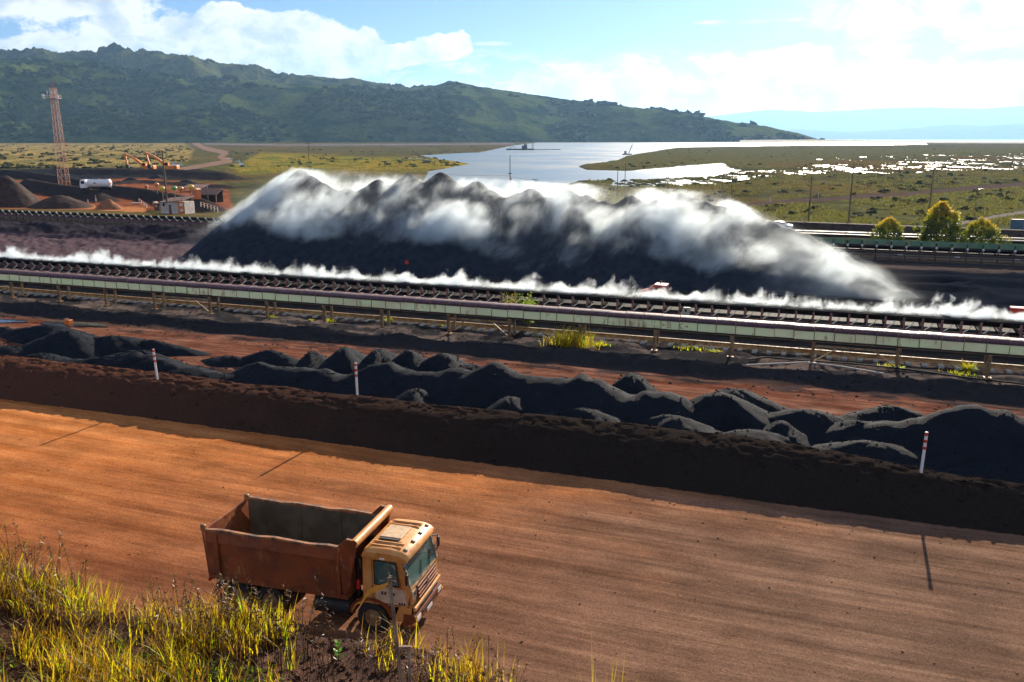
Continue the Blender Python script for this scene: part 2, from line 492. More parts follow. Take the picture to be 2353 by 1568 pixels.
def lerp(c, new, k): return c + (np.array(new) - c) * k[:, None]
def soil(x, y):
    s, t = ST(x, y); n = len(x)
    c = np.tile(np.array([.030, .028, .030]), (n, 1))
    n1 = fbm(s / 5, t / 2, 91, 4)
    c = lerp(c, (.11, .085, .075), sstep(t, 55, 57.5) * (1 - sstep(t, 61, 66)) * sstep(fbm(s / 2.2, t / 1.1, 92, 5, .65), .45, .60) * .9)
    c = lerp(c, (.12, .062, .042), sstep(t, 44, 45.5) * (1 - sstep(t, 52, 53.5 + 1.2 * n1)))
    c = lerp(c, (.088, .062, .070), sstep(-s, 60, 74) * sstep(t, 75, 79) * (1 - sstep(t, 112, 118)))
    c = lerp(c, (.020, .020, .028), sstep(-s, 60, 74) * sstep(t, 97, 101 + 5 * (n1 - .5)) * (1 - sstep(t, 113, 117)) * .85)
    c = lerp(c, (.10, .075, .065), sstep(s, 2, 8) * np.exp(-((t - 109 - 2 * (n1 - .5)) / 1.3) ** 2) * .9)
    c = lerp(c, (.011, .014, .021), sstep(s, 6, 14) * sstep(t, 78, 84) * (1 - sstep(t, 104, 110)))
    far = t > 118
    xf, yf, tf = x[far], y[far], t[far]
    u, v, wob = marsh_geo(xf, yf)
    cf = c[far]
    big = fbm(xf / 60, yf / 60, 95, 4); mid = fbm(xf / 14, yf / 20, 96, 4, .6); fine = fbm(xf / 3, yf / 4, 97, 3, .6)
    base = np.array([.072, .068, .032]) + (mid - .5)[:, None] * np.array([.09, .06, .02])
    base = lerp(base, (.115, .072, .030), sstep(big, .46, .66) * .7)
    base = base * (.55 + .9 * fine)[:, None]
    cf = lerp(cf, base, sstep(tf, 124, 132)) if False else np.where((tf > 128)[:, None], base, cf)
    def reg(poly, col, e=6, k=1.0):
        nonlocal cf
        w_ = sstep(sdf(u, v, poly) + wob * 1.6 + (mid - .5) * 10, -e, e) * k
        colv = np.array(col) * (.5 + 1.0 * fine)[:, None]
        cf = cf + (colv - cf) * w_[:, None]
    reg(FIELD_TAN, (.27, .19, .065), 4)
    reg(FIELD_TAN, (.15, .15, .05), 4, .6 * 1) if False else None
    cf = lerp(cf, (.10, .095, .04), sstep(sdf(u, v, FIELD_TAN), -3, 3) * sstep(fbm(xf / 22, yf / 60, 98, 4, .65), .44, .60) * .8)
    reg(SPIT_GOLD, (.21, .16, .028), 4)
    cf = lerp(cf, (.06, .10, .02), sstep(sdf(u, v, SPIT_GOLD), -3, 3) * sstep(mid, .52, .66) * .8)
    reg(GREEN_TONGUE, (.088, .082, .034), 4)
    reg(LOW_FIELD, (.085, .086, .036), 5)
    reg(ORE_BAND, (.018, .020, .025), 3)
    reg(YARD_RED, (.19, .070, .036), 4)
    for pts, wd, col in TRACKS:
        d, _ = pl_dist(u, v, pts)
        w_ = 1 - sstep(d + (mid - .5) * 3, wd * .6, wd)
        cf = lerp(cf, col, w_)
    for pts, wd in RAMP:
        d, _ = pl_dist(u, v, pts); cf = lerp(cf, (.36, .15, .065), 1 - sstep(d + (mid - .5) * 4, wd * .6, wd))
    for pts, hgt, wid in DARK_BERMS:
        d, _ = pl_dist(xf, yf, [px(a, b, -2.5)[:2] for a, b in pts])
        cf = lerp(cf, (.040, .032, .032), 1 - sstep(d, wid, wid * 1.5))
    c[far] = cf
    return np.clip(c, .004, .6)

gm, n, out = new_mat('ground_soil')
p = wpos(n)
att = n.new('ShaderNodeAttribute', attribute_name='soil')
f1 = n.noise(p, 1.7, 8, .65); f2 = n.noise(p, 14, 4, .6)
col = n.vm('SCALE', att.outputs['Color'], scale=n.m('MULTIPLY_ADD', n.add(f1, n.mul(f2, .6)), 1.15, .1))
bsdf(n, out, col, n.sm(n.noise(p, .35, 5, .6), .36, .62, .8, 1.0), bump=n.add(n.mul(f1, 1.0), n.mul(f2, .35)), bstr=.6, bdist=.14, spec=0)
ground = mesh_np('ground', np.stack([gx, gy, gz], 1), grid_faces(NA + 0 if len(az) == NA else len(az), NR), gm)
ca = ground.data.color_attributes.new('soil', 'FLOAT_COLOR', 'POINT')
cc = np.ones((len(gx), 4), np.float32); cc[:, :3] = soil(gx, gy)
ca.data.foreach_set('color', cc.ravel())
tag(ground, kind='structure')

# water lying in the hollows of the marsh
wm, n, out = new_mat('lake_water')
p = wpos(n)
bsdf(n, out, (.05, .10, .13), n.sm(n.noise(n.vm('MULTIPLY', p, (.012, .012, 1)), 1, 3), .4, .6, .34, .48), bump=n.noise(n.vm('MULTIPLY', p, (1, .6, 1)), .9, 3, .6), bstr=.35, bdist=.2)
c4 = [px(u, v, -3)[:2] for u, v in ((430, 330), (1235, 326), (1880, 324.5), (2125, 328.3), (2150, 333), (2250, 341), (2700, 341), (2700, 440), (380, 440))]
mb = MB(); q = [(a[0], a[1], -3.0) for a in c4]
mb.put(q, [tuple(range(len(q)))])
lake = mb.build('lake', wm); tag(lake, kind='structure')

# road sheets
def road(name, t0, t1, s0, s1, mat, jit, nt=40, ds=.5, crown=.03):
    ns = int((s1 - s0) / ds)
    s_, k_ = np.meshgrid(np.linspace(s0, s1, ns), np.linspace(0, 1, nt), indexing='ij')
    a = t0 + jit[0] * (fbm(s_ / 4, 0 * s_, 101, 4) - .5) * 2; b = t1 + jit[1] * (fbm(s_ / 5, 0 * s_ + 9, 103, 4) - .5) * 2
    t_ = a + (b - a) * k_
    z_ = crown + .035 * (fbm(s_ / 5, t_ / .9, 105, 4) - .5) + .02 * (fbm(s_ / 1.0, t_ / .5, 107, 3) - .5)
    x_ = s_ * CA - t_ * SA; y_ = s_ * SA + t_ * CA
    o = mesh_np(name, np.stack([x_.ravel(), y_.ravel(), z_.ravel()], 1), grid_faces(ns, nt), mat)
    return tag(o, kind='structure')
def site_co(n):
    """site frame: x along the roads, y across them"""
    r_ = n.new('ShaderNodeVectorRotate', rotation_type='Z_AXIS'); n.put(r_.inputs['Vector'], wpos(n)); r_.inputs['Angle'].default_value = -AZ
    return r_.outputs[0]
hm, n, out = new_mat('red_dirt')
p = site_co(n); ps = n.sep(p)
long1 = n.noise(n.vm('MULTIPLY', p, (.045, 1.0, 1)), 1.6, 6, .62)
long2 = n.noise(n.vm('MULTIPLY', p, (.10, 1.6, 1)), 4.5, 5, .65, .3)
grit = n.noise(p, 16, 5, .7); patch = n.noise(n.vm('MULTIPLY', p, (.10, .22, 1)), 1, 5, .6)
wet = n.sm(n.add(n.mul(ps[0], .030), n.add(n.mul(n.sub(patch, .5), 1.6), n.mul(ps[1], -.060))), -3.3, -1.7)  # tone mask: darker toward the right and the near side
dry = n.mix(n.sm(long1, .30, .70), (.54, .180, .050), (.64, .255, .088))  # paler orange end of the tone range
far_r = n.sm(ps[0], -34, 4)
dark_tone = n.mix(n.sm(long1, .28, .72), n.mix(far_r, (.215, .066, .026), (.15, .088, .060)), n.mix(far_r, (.31, .105, .042), (.25, .150, .100)))
col = n.mix(wet, dry, dark_tone)
col = n.mix(n.sm(long2, .5, .78, 0, .32), col, (.10, .052, .036))
col = n.mix(n.sm(n.noise(n.vm('MULTIPLY', p, (.06, 2.2, 1)), 3, 4, .6), .58, .74, 0, .28), col, (.46, .24, .12))
grit2 = n.noise(p, 46, 3, .7)
trk = n.noise(n.vm('MULTIPLY', p, (.035, 3.6, 1)), 1, 6, .72)
col = n.vm('SCALE', col, scale=n.sm(trk, .30, .70, .82, 1.14))
cx = n.comb(n.mul(ps[0], .05), n.m('MULTIPLY_ADD', ps[1], 1.1, n.mul(ps[0], .085)), 0.0)
col = n.vm('SCALE', col, scale=n.sm(n.noise(cx, 1.6, 5, .65), .36, .60, .88, 1.04))
trk2 = n.noise(n.vm('MULTIPLY', p, (.012, .55, 1)), 1, 4, .6)
col = n.vm('SCALE', col, scale=n.sm(trk2, .38, .62, .90, 1.06))
col = n.vm('SCALE', col, scale=n.sm(n.noise(n.vm('MULTIPLY', p, (.5, 1, 1)), .55, 6, .7), .3, .7, .72, 1.22))
col = n.mix(n.sm(n.add(grit, n.mul(grit2, .8)), .72, 1.18, .0, .85), n.vm('SCALE', col, scale=1.12), n.vm('SCALE', col, scale=.40))
bsdf(n, out, col, .85, bump=n.add(n.mul(long2, .35), n.add(n.mul(grit, .6), n.mul(grit2, .4))), bstr=.7, bdist=.06, spec=0)
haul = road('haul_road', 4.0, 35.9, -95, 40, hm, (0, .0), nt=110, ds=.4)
sm_, n, out = new_mat('service_dirt')
p = site_co(n); ps = n.sep(p)
l1 = n.noise(n.vm('MULTIPLY', p, (.06, 1.2, 1)), 1.5, 6, .62); gr = n.noise(p, 12, 5, .7)
col = n.mix(n.sm(l1, .36, .64), (.12, .040, .024), (.21, .098, .064))
col = n.mix(n.sm(n.noise(n.vm('MULTIPLY', p, (.15, .5, 1)), 1, 4, .6), .52, .70, 0, .6), col, (.30, .17, .12))
col = n.mix(n.sm(n.add(n.noise(n.vm('MULTIPLY', p, (.3, .8, 1)), 1.3, 5, .65), n.mul(n.m('ABSOLUTE', n.sub(ps[1], 48.6)), .07)), .70, .86), col, (.045, .034, .034))
col = n.vm('SCALE', col, scale=n.sm(n.noise(n.vm('MULTIPLY', p, (.45, 1, 1)), .8, 6, .7), .3, .7, .55, 1.25))
col = n.mix(n.sm(gr, .4, .75, 0, .6), col, n.vm('SCALE', col, scale=.4))
bsdf(n, out, col, n.sm(l1, .4, .6, .75, 1), bump=n.add(n.mul(l1, .7), n.mul(gr, .5)), bstr=.5, bdist=.06, spec=0)
road('service_road', 43.6, 53.0, -110, 40, sm_, (.5, .9), nt=44)

# highway beyond the rear belt, its wet shine laid in as white strips
hw, n, out = new_mat('wet_asphalt')
p = wpos(n); wetn = n.noise(n.vm('MULTIPLY', p, (.02, .25, 1)), 1.5, 4)
bsdf(n, out, n.mix(n.sm(wetn, .4, .6), (.035, .033, .036), (.06, .052, .05)), n.sm(wetn, .40, .60, .5, .8), bump=n.noise(p, 9, 3), bstr=.08, bdist=.02, spec=0)
wl = flat('shine_paint', (.75, .75, .72), .5)  # white colour of the road lines stands in for wet sheen
def ribbon(name, pts, wid, z, mat, zoff=0.0):
    vs = []
    for i, q in enumerate(pts):
        a = np.array(pts[min(i + 1, len(pts) - 1)][:2]) - np.array(pts[max(i - 1, 0)][:2]); a /= np.linalg.norm(a)
        b = np.array([-a[1], a[0]]) * wid / 2
        vs += [(q[0] - b[0], q[1] - b[1], z + zoff), (q[0] + b[0], q[1] + b[1], z + zoff)]
    mb = MB(); mb.put(vs, [(2 * i, 2 * i + 2, 2 * i + 3, 2 * i + 1) for i in range(len(pts) - 1)])
    return mb.build(name, mat)
HZ = -2.1
HWP = [px(u, v, HZ) for u, v in ((1500, 521), (1700, 527), (1900, 534), (2100, 541), (2353, 550), (2600, 559))]
hwy = ribbon('highway', HWP, 8.0, HZ, hw); tag(hwy, kind='structure')
ln = ribbon('road_shine', [q + np.array([.6, 1.6, 0]) for q in HWP], .35, HZ, wl, .012); ln.parent = hwy
ln = ribbon('road_shine', [q - np.array([.9, 2.4, 0]) for q in HWP], .22, HZ, wl, .012); ln.parent = hwy

# hills
def interp(pts, u):
    a = np.array(pts, float); return np.interp(u, a[:, 0], a[:, 1])
CREST_BACK = [(-500, 150), (-200, 128), (0, 119), (45, 118), (75, 117), (105, 113), (125, 116), (150, 124), (165, 125), (200, 119), (245, 116), (250, 104), (290, 103), (315, 112), (340, 114), (395, 125), (440, 131), (500, 142), (520, 150), (600, 154), (632, 165), (660, 170), (690, 179), (730, 182), (800, 188), (870, 196), (950, 200), (1010, 203), (1100, 225), (1250, 260), (1400, 290), (1500, 310)]
CREST_FRONT = [(-500, 175), (-200, 150), (0, 138), (100, 138), (220, 140), (270, 150), (300, 160), (400, 172), (480, 182), (600, 186), (700, 196), (800, 202), (900, 210), (960, 206), (1000, 198), (1035, 186), (1070, 192), (1100, 199), (1200, 214), (1300, 229), (1400, 241), (1500, 253), (1560, 262), (1600, 265), (1640, 274), (1700, 284), (1760, 291), (1790, 299), (1830, 306), (1860, 315), (1885, 323)]
def hill(name, crest, u0, u1, nu, nv, base_d, depth, seed, rough, mat, rocks=False):
    us = np.linspace(u0, u1, nu); ks = np.linspace(0, 1.35, nv)
    U, K = np.meshgrid(us, ks, indexing='ij')
    bd = interp(base_d, U); dp = interp(depth, U)
    D = bd + dp * K
    a = (U - 1176.5) / (F / math.cos(PITCH) * 1.0)
    cv = interp(crest, us)
    Y = D
    # crest height where the crest is seen
    tz = np.array([pxd(u, v, b + d)[2] for u, v, b, d in zip(us, cv, bd[:, 0], dp[:, 0])])
    tx = np.array([pxd(u, 330, 1.0)[0] for u in us])
    X = tx[:, None] * Y
    prof = np.where(K < 1, np.clip(K, 0, 1) ** .82, 1 - ((K - 1) / .35) ** 1.5 * .8)
    rel = np.clip(tz + 4, 2, None)[:, None]
    Zs = -4 + rel * prof
    big = fbm(X / 520, Y / 520, seed, 4, .5)
    gul = 1 - np.abs(fbm(X / 300 + .6 * big, Y / 800, seed + 3, 3, .45) - .5) * 2
    env = np.sin(np.clip(K, 0, 1) * PI) ** .8
    Zs += rel * env * ((big - .5) * .62 + (gul - .75) * .40)
    ben = fbm(X / 200, Y / 110, seed + 7, 3, .45)
    Zs += rel * env * (ben - .5) * .16
    tre = fbm(X / 9, Y / 16, seed + 9, 3, .6)
    Zs += rough * (tre - .4) * np.clip(K * 8, 0, 1) * (1 - .3 * env)
    if rocks:
        rk = np.abs(fbm(X / 60, Y / 60, seed + 13, 4, .55) - .5) * 2
        Zs += rocks * (1 - rk) ** 2 * np.exp(-((K - .97) / .12) ** 2)
        Zs -= rocks * .55 * np.exp(-((K - .97) / .12) ** 2)
    return mesh_np(name, np.stack([X.ravel(), Y.ravel(), Zs.ravel()], 1), grid_faces(nu, nv), mat), (X, Y, Zs, K)
def hill_mat(name, g1, g2, tan, rock, k):
    m, n, out = new_mat(name)
    p = wpos(n)
    a = n.noise(n.vm('MULTIPLY', p, (1, 1, 1.6)), .007, 6, .6); b = n.noise(p, .035, 5, .65); c = n.noise(p, .12, 4, .7)
    nz = n.sep(n.new('ShaderNodeNewGeometry').outputs['Normal'])[2]
    col = n.mix(n.sm(n.add(n.mul(a, .75), n.mul(b, .5)), .50, .72), g1, g2)
    col = n.mix(n.sm(n.add(a, n.mul(b, .35)), .55, .74, 0, .85), col, tan)
    col = n.mix(n.mul(n.sm(n.add(n.mul(c, .3), nz), .95, .62), k), col, rock)
    col = n.mix(n.sm(c, .42, .62, 0, .45), col, n.vm('SCALE', g1, scale=.6))
    bsdf(n, out, col, .9, bump=n.add(b, n.mul(c, .7)), bstr=.9, bdist=9, spec=0)
    return m
hmat = hill_mat('hill_green', (.007, .024, .007), (.026, .058, .011), (.085, .105, .026), (.05, .06, .04), .05)
rmat = hill_mat('hill_rock', (.012, .030, .012), (.040, .070, .020), (.11, .11, .04), (.050, .056, .060), .7)
hill_o, HG = hill('hill', CREST_FRONT, -520, 1886, 760, 170, [(-520, 2050), (400, 2150), (1200, 2350), (1886, 2500)], [(-520, 900), (400, 950), (1200, 700), (1700, 320), (1886, 120)], 201, 4.5, hmat)
tag(hill_o, kind='structure')
ridge_o, _ = hill('rocky_ridge', CREST_BACK, -520, 1500, 760, 90, [(-520, 2900), (1500, 2900)], [(-520, 900), (1500, 700)], 231, 7, rmat, rocks=24)
tag(ridge_o, kind='structure')
# far mountains across the valley, nearly lost in the air
mm = hill_mat('mountain_green', (.03, .045, .03), (.05, .065, .04), (.07, .075, .05), (.06, .06, .06), .3)
for i, (cr, dist) in enumerate((([(1300, 300), (1500, 280), (1640, 262), (1760, 248), (1880, 254), (2000, 246), (2120, 243), (2250, 246), (2353, 238), (2700, 250)], 25000),
                                ([(1500, 315), (1700, 300), (1820, 292), (1950, 298), (2080, 290), (2180, 280), (2260, 284), (2353, 276), (2700, 270)], 18000))):
    o, _ = hill('far_mountain', cr, 1200, 2750, 260, 40, [(1200, dist), (2750, dist)], [(1200, 2500), (2750, 2500)], 301 + i * 7, 20, mm)
    o.location.z = -60
    tag(o, kind='structure')
# dark wooded bank closing the lake on the right
bk, n, out = new_mat('far_bank'); bsdf(n, out, n.mix(n.noise(wpos(n), .05, 4), (.02, .03, .018), (.05, .06, .03)), .9)
us = np.linspace(1700, 2750, 400); vs = []
for u in us:
    top = np.interp(u, [1700, 1880, 2000, 2130, 2353, 2750], [322, 321, 322.5, 325, 326, 326]); dist = np.interp(u, [1700, 1950, 2130, 2750], [2480, 2470, 2350, 2150])
    a = pxd(u, top, dist); zz = a[2] + 1.6 * (fbm(np.array([a[0] / 12]), np.array([0.]), 333, 3)[0] - .5)
    k = dist
    for dz, f_ in ((-4.5, .97), (zz, .985), (zz - .5, 1.01), (-40, 1.05)): vs.append((a[0] * f_, a[1] * f_, dz))
bank_o = mesh_np('far_shore', vs, grid_faces(400, 4), bk); tag(bank_o, kind='structure')

# ================================================================ ORE
def ore_mat(name, a, b, c, grain=1.0, bs=1.0):
    m, n, out = new_mat(name)
    p = wpos(n)
    g1 = n.noise(p, 9 * grain, 5, .75); g2 = n.noise(p, 1.1, 5, .6); g3 = n.noise(p, 30 * grain, 2, .6)
    col = n.mix(n.sm(g2, .35, .65), a, b)
    col = n.mix(n.sm(n.add(g1, n.mul(g3, .5)), .86, 1.02, 0, 1), col, c)
    bsdf(n, out, col, .8, bump=n.add(g1, n.mul(g3, .6)), bstr=bs, bdist=.09, spec=.04)
    return m
ORE = ore_mat('black_ore', (.0115, .015, .0215), (.016, .020, .028), (.085, .10, .13))

# the long low windrow beside the haul road
bmat, n, out = new_mat('windrow_soil')
p = site_co(n); ps = n.sep(p)
g1 = n.noise(p, 7, 6, .72); g2 = n.noise(p, .9, 4, .6)
red = n.sm(n.add(ps[0], n.mul(g2, 16)), -38, -2)
col = n.mix(red, (.088, .040, .027), (.026, .020, .017))
col = n.mix(n.sm(g1, .42, .66, 0, .6), col, n.vm('SCALE', col, scale=.5))
col = n.mix(n.sm(n.noise(n.vm('MULTIPLY', p, (1, .5, .5)), 2.2, 5, .65), .58, .75, 0, .35), col, (.022, .019, .019))
bsdf(n, out, col, .92, bump=n.add(g1, n.noise(p, 22, 3)), bstr=.5, bdist=.05, spec=0)
s_ = np.arange(-95, 24, .11); pr_ = np.array([(33.2, -.15), (34.6, -.1), (35.2, .12), (35.7, .52), (36.2, .92), (36.6, 1.2), (36.9, 1.34), (37.2, 1.4), (37.6, 1.44), (38.0, 1.47), (38.3, 1.46), (38.6, 1.38), (39.0, 1.1), (39.6, .6), (40.2, .1), (40.8, -.3)])
kk = np.linspace(0, len(pr_) - 1, 64)
tt = np.interp(kk, range(len(pr_)), pr_[:, 0]); zz = np.interp(kk, range(len(pr_)), pr_[:, 1])
Sg, Tg = np.meshgrid(s_, tt, indexing='ij'); Zg = np.tile(zz, (len(s_), 1))
lift = np.clip(Zg / 1.4, 0, 1)
kr = sstep(Sg, -3, 10)
Tg = np.where(Tg > 36.5, 36.5 + (Tg - 36.5) * (1 - .5 * kr), Tg); Zg = np.where(Zg > 0, Zg * (1 - .26 * kr), Zg)
Tg = Tg + .9 * (fbm(Sg / 6, 0 * Sg, 401, 4, .55) - .5) * lift
Zg = Zg + lift * (.26 * (fbm(Sg / 8, Tg / 4, 403, 3) - .5) + .05 * lift)
foot = fbm(Sg / .55, Tg / .38, 405, 3, .6)
Zg = Zg - .13 * sstep(foot, .52, .68) * sstep(Tg, 36.2, 36.9) * (1 - sstep(Tg, 38.5, 39.5)) + .06 * (fbm(Sg / .25, Tg / .25, 407, 2) - .5)
Zg = Zg + .05 * (fbm(Sg / .5, Tg / .9, 409, 3) - .5) * lift
berm = mesh_np('windrow', np.stack([(Sg * CA - Tg * SA).ravel(), (Sg * SA + Tg * CA).ravel(), Zg.ravel()], 1), grid_faces(len(s_), 64), bmat)
tag(berm, kind='structure')
def berm_z(s, t):
    i = int(round((s - s_[0]) / .11)); j = int(np.argmin(np.abs(Tg[i] - t))); return float(Zg[i, j])

# black heaps dumped side by side behind the windrow
HEAPS = [  # u, v of the top, depth t, half width px, label
    (8, 752, 48.0, 34, 'black ore heap cut by the left edge of the photo, behind the big left heaps'),
    (120, 746, 47.4, 105, 'largest black ore heap at far left, nearest the puddle on the red road'),
    (152, 760, 45.6, 100, 'black ore heap in front of the largest left heap, its top left of the marker'),
    (262, 771, 46.6, 95, 'black ore heap just left of the left marker post, third along the back'),
    (350, 783, 47.2, 85, 'black ore heap with a long tail, right behind the left marker post'),
    (330, 806, 44.4, 78, 'low black ore heap just beside the left marker post, before the tailed one'),
    (30, 797, 43.6, 75, 'low flat black ore heap at the left edge against the windrow'),
    (95, 812, 41.9, 60, 'small low black ore heap left of the long left ridge'),
    (530, 818, 46.2, 62, 'small black ore heap standing alone right of the left marker post'),
    (620, 805, 47.0, 62, 'pointed black ore heap between the small lone heap and the middle row'),
    (716, 808, 46.6, 40, 'narrow black ore heap left of the middle marker post, first of the pointed row'),
    (790, 797, 47.2, 52, 'tall pointed black ore heap just left of the middle marker post'),
    (868, 803, 46.8, 46, 'pointed black ore heap just right of the middle marker post'),
    (938, 806, 46.8, 48, 'pointed black ore heap, second right of the middle marker post'),
    (1020, 811, 47.0, 66, 'broad black ore heap ending the pointed row beside the red road'),
    (1085, 838, 46.4, 90, 'flat spread tail of black ore running right of the pointed row'),
    (950, 895, 39.9, 52, 'small black ore mound in the hollow right of the middle marker post'),
    (1168, 912, 39.9, 55, 'small black ore mound with a creased top below the long ridge'),
    (1340, 936, 40.0, 100, 'smooth rounded black ore heap on the windrow, leftmost of the right front row'),
    (1556, 958, 40.0, 104, 'rounded black ore heap on the windrow below the large right hump'),
    (1452, 862, 45.6, 82, 'black ore heap showing its top behind the right end of the long ridge'),
    (1690, 894, 46.2, 105, 'ribbed black ore heap at the edge of the red road, behind the large right hump'),
    (1655, 906, 43.2, 125, 'large black ore hump right of centre where the long ridge ends'),
    (1860, 943, 43.4, 125, 'broad black ore hump in the middle of the right group'),
    (1800, 971, 41.6, 70, 'pale creased black ore heap inside the right group'),
    (1735, 991, 40.0, 112, 'rounded black ore heap on the windrow, second from the right marker post'),
    (2050, 935, 46.6, 115, 'bluish black ore heap at the red road behind the right marker post'),
    (1985, 968, 42.6, 110, 'shoulder of black ore just left of the right marker post'),
    (2020, 1018, 40.2, 110, 'rounded black ore heap touching the foot of the right marker post'),
    (2300, 1022, 41.2, 110, 'black ore heap at the right edge behind the front right one'),
    (2285, 1066, 39.8, 120, 'front black ore heap at the right edge of the photo on the windrow'),
]
def heap_mesh(h, rs, rt, seed, crease, e):
    nr, na = 26, 60
    rho = np.linspace(0, 1, nr)[:, None] ** .85; an = np.linspace(0, 2 * PI, na, endpoint=False)[None, :]
    rn = RNG
    wob = 1 + .16 * np.cos(2 * an + seed) + .09 * np.cos(3 * an + seed * 2.1) + .05 * np.cos(5 * an + seed * 3)
    X = rho * np.cos(an) * rs * wob; Y = rho * np.sin(an) * rt * wob
    prof = (math.sqrt(1 + e * e) - np.sqrt(rho ** 2 + e * e)) / (math.sqrt(1 + e * e) - e)
    prof = prof * .9 + .1 * (1 - rho ** 2) ** 2
    Z = h * prof * np.ones_like(an)
    Z = Z + h * .13 * (fbm(X / 1.6 + seed * 7, Y / 1.6, 501, 3) - .5) * (1 - rho) ** .5 + .13 * (fbm(X / .42 + seed, Y / .42, 503, 4, .65) - .5)
    if crease: Z = Z - h * .10 * np.exp(-((X - .25 * rs - Y * .5) / (.12 * rs)) ** 2) * (1 - rho)
    Z = Z - .12 * rho ** 3
    v = np.stack([X.ravel(), Y.ravel(), Z.ravel()], 1)
    i = np.arange(nr * na).reshape(nr, na)
    f = np.stack([i[:-1], np.roll(i[:-1], -1, 1), np.roll(i[1:], -1, 1), i[1:]], -1).reshape(-1, 4)
    f = f[na:]                                   # the first ring sits on the tip
    tip = np.array([[i[1, k], i[1, (k + 1) % na], i[0, 0], i[0, 0]] for k in range(na)])
    me_v = v; quads = f[:, ::-1]
    me = bpy.data.meshes.new('ore_heap')
    fl = [tuple(q) for q in quads] + [(int(a), int(b), int(i[0, 0])) for a, b in zip(i[1], np.roll(i[1], -1))]
    me.from_pydata([tuple(q) for q in v], [], fl)
    bm = bmesh.new(); bm.from_mesh(me)
    loose = [q for q in bm.verts if not q.link_faces]; bmesh.ops.delete(bm, geom=loose, context='VERTS')
    bmesh.ops.recalc_face_normals(bm, faces=bm.faces); bm.to_mesh(me); bm.free()
    me.polygons.foreach_set('use_smooth', [True] * len(me.polygons))
    me.materials.append(ORE)
    return me
for i, (u, v, t, hw_, lab) in enumerate(HEAPS):
    p0, s0 = at_t(u, v, t)
    h = max(p0[2], .35); dep = np.linalg.norm(p0 - np.array([0, 0, CAM_H]))
    rs = hw_ * dep / F * (2.1 if t < 41 else 1.5 if t < 44 else 1.45); rt = min(max(h / .62 + .4, 1.2), 4.2); e_h = .16; zb_h = 0.0; h = h - zb_h
    o = bpy.data.objects.new('ore_heap', heap_mesh(h, rs, rt, i * 1.37 + .4, 'creased' in lab or 'ribbed' in lab, e_h)); COL.objects.link(o)
    o.location = tuple(S(s0, t, zb_h)); o.rotation_euler = (0, 0, AZ + .12 * math.sin(i * 2.3))
    tag(o, lab, 'ore heap', 'black ore heaps dumped behind the windrow')
# the merged ridges between them
def ridge(name, tops, t, seed, lab, wide=1.0):
    pts = [at_t(u, v, t) for u, v in tops]
    ss = np.array([q[1] for q in pts]); hs = np.array([q[0][2] for q in pts])
    sg = np.arange(ss[0] - 2.4, ss[-1] + 2.4, .16)
    h = np.interp(sg, ss, hs); h = np.convolve(np.pad(h, 6, 'edge'), np.ones(13) / 13, 'valid')
    endk = np.clip(np.minimum(sg - sg[0], sg[-1] - sg) / 2.6, 0, 1) ** .8
    h = h * endk
    kq = np.linspace(-1, 1, 44)
    Sg_, Kq = np.meshgrid(sg, kq, indexing='ij')
    half = (h / .62 + .7)[:, None] * wide
    wav = .5 * (fbm(Sg_ / 4, 0 * Sg_ + seed, 511, 3) - .5)
    e = .11
    Z = h[:, None] * (math.sqrt(1 + e * e) - np.sqrt(Kq ** 2 + e * e)) / (math.sqrt(1 + e * e) - e)
    lobes = fbm(Sg_ / 2.3 + seed, Kq * .9, 513, 3)
    T_ = t + Kq * half + wav * 1.4 + 1.5 * (lobes - .5)
    Z = Z * (1 + .55 * (lobes - .5)) - .14 * np.abs(Kq) ** 4 + .12 * (fbm(Sg_ / .42, T_ / .42, 515, 4, .65) - .5)
    o = mesh_np(name, np.stack([(Sg_ * CA - T_ * SA).ravel(), (Sg_ * SA + T_ * CA).ravel(), Z.ravel()], 1), grid_faces(len(sg), 44), ORE)
    return tag(o, lab, 'ore ridge', 'long ridges of black ore behind the windrow')
ridge('ore_ridge', [(150, 826), (200, 822), (270, 821), (330, 817), (380, 826), (440, 838), (500, 848), (560, 856)], 42.4, 3, 'low black ore ridge running behind the left marker post')
ridge('ore_ridge', [(520, 858), (580, 842), (640, 842), (700, 845), (800, 848), (900, 852), (1000, 850), (1080, 850), (1150, 860), (1220, 860), (1300, 861), (1360, 868), (1430, 886), (1520, 898), (1580, 903)], 42.4, 9, 'longest black ore ridge, filling the middle behind the middle marker post')
ridge('ore_ridge', [(1940, 975), (2020, 962), (2100, 966), (2170, 958), (2250, 955), (2353, 957), (2480, 965), (2620, 985), (2800, 1000)], 42.6, 15, 'black ore ridge running off the right edge behind the right marker post')

# the steaming stockpile
RID = [(560, 470), (640, 417), (690, 383), (760, 424), (835, 424), (868, 403), (905, 419), (938, 391), (972, 412), (1012, 388), (1058, 426), (1095, 408), (1155, 444), (1222, 426), (1260, 443), (1305, 426), (1390, 452), (1450, 439), (1510, 450), (1568, 434), (1620, 452)]
ENDR = [(1740, 487, 96), (1850, 529, 94.3), (1930, 570, 92.4), (2010, 614, 90.2), (2080, 654, 88.2), (2120, 678, 86.8), (2160, 700, 85.6)]
SL = .80; TB = 84.5
CONES = []
for u, v in RID:
    t = 97.0
    for _ in range(6):
        p0, s0 = at_t(u, v, t); t = TB + p0[2] / SL
    CONES.append((s0, t, p0[2]))
for u, v, t in ENDR:
    p0, s0 = at_t(u, v, t); CONES.append((s0, t, p0[2]))
CONES = np.array(CONES)
ps_ = np.arange(-92, 20, .32); pt_ = np.arange(80, 126, .32)
PS, PT = np.meshgrid(ps_, pt_, indexing='ij')
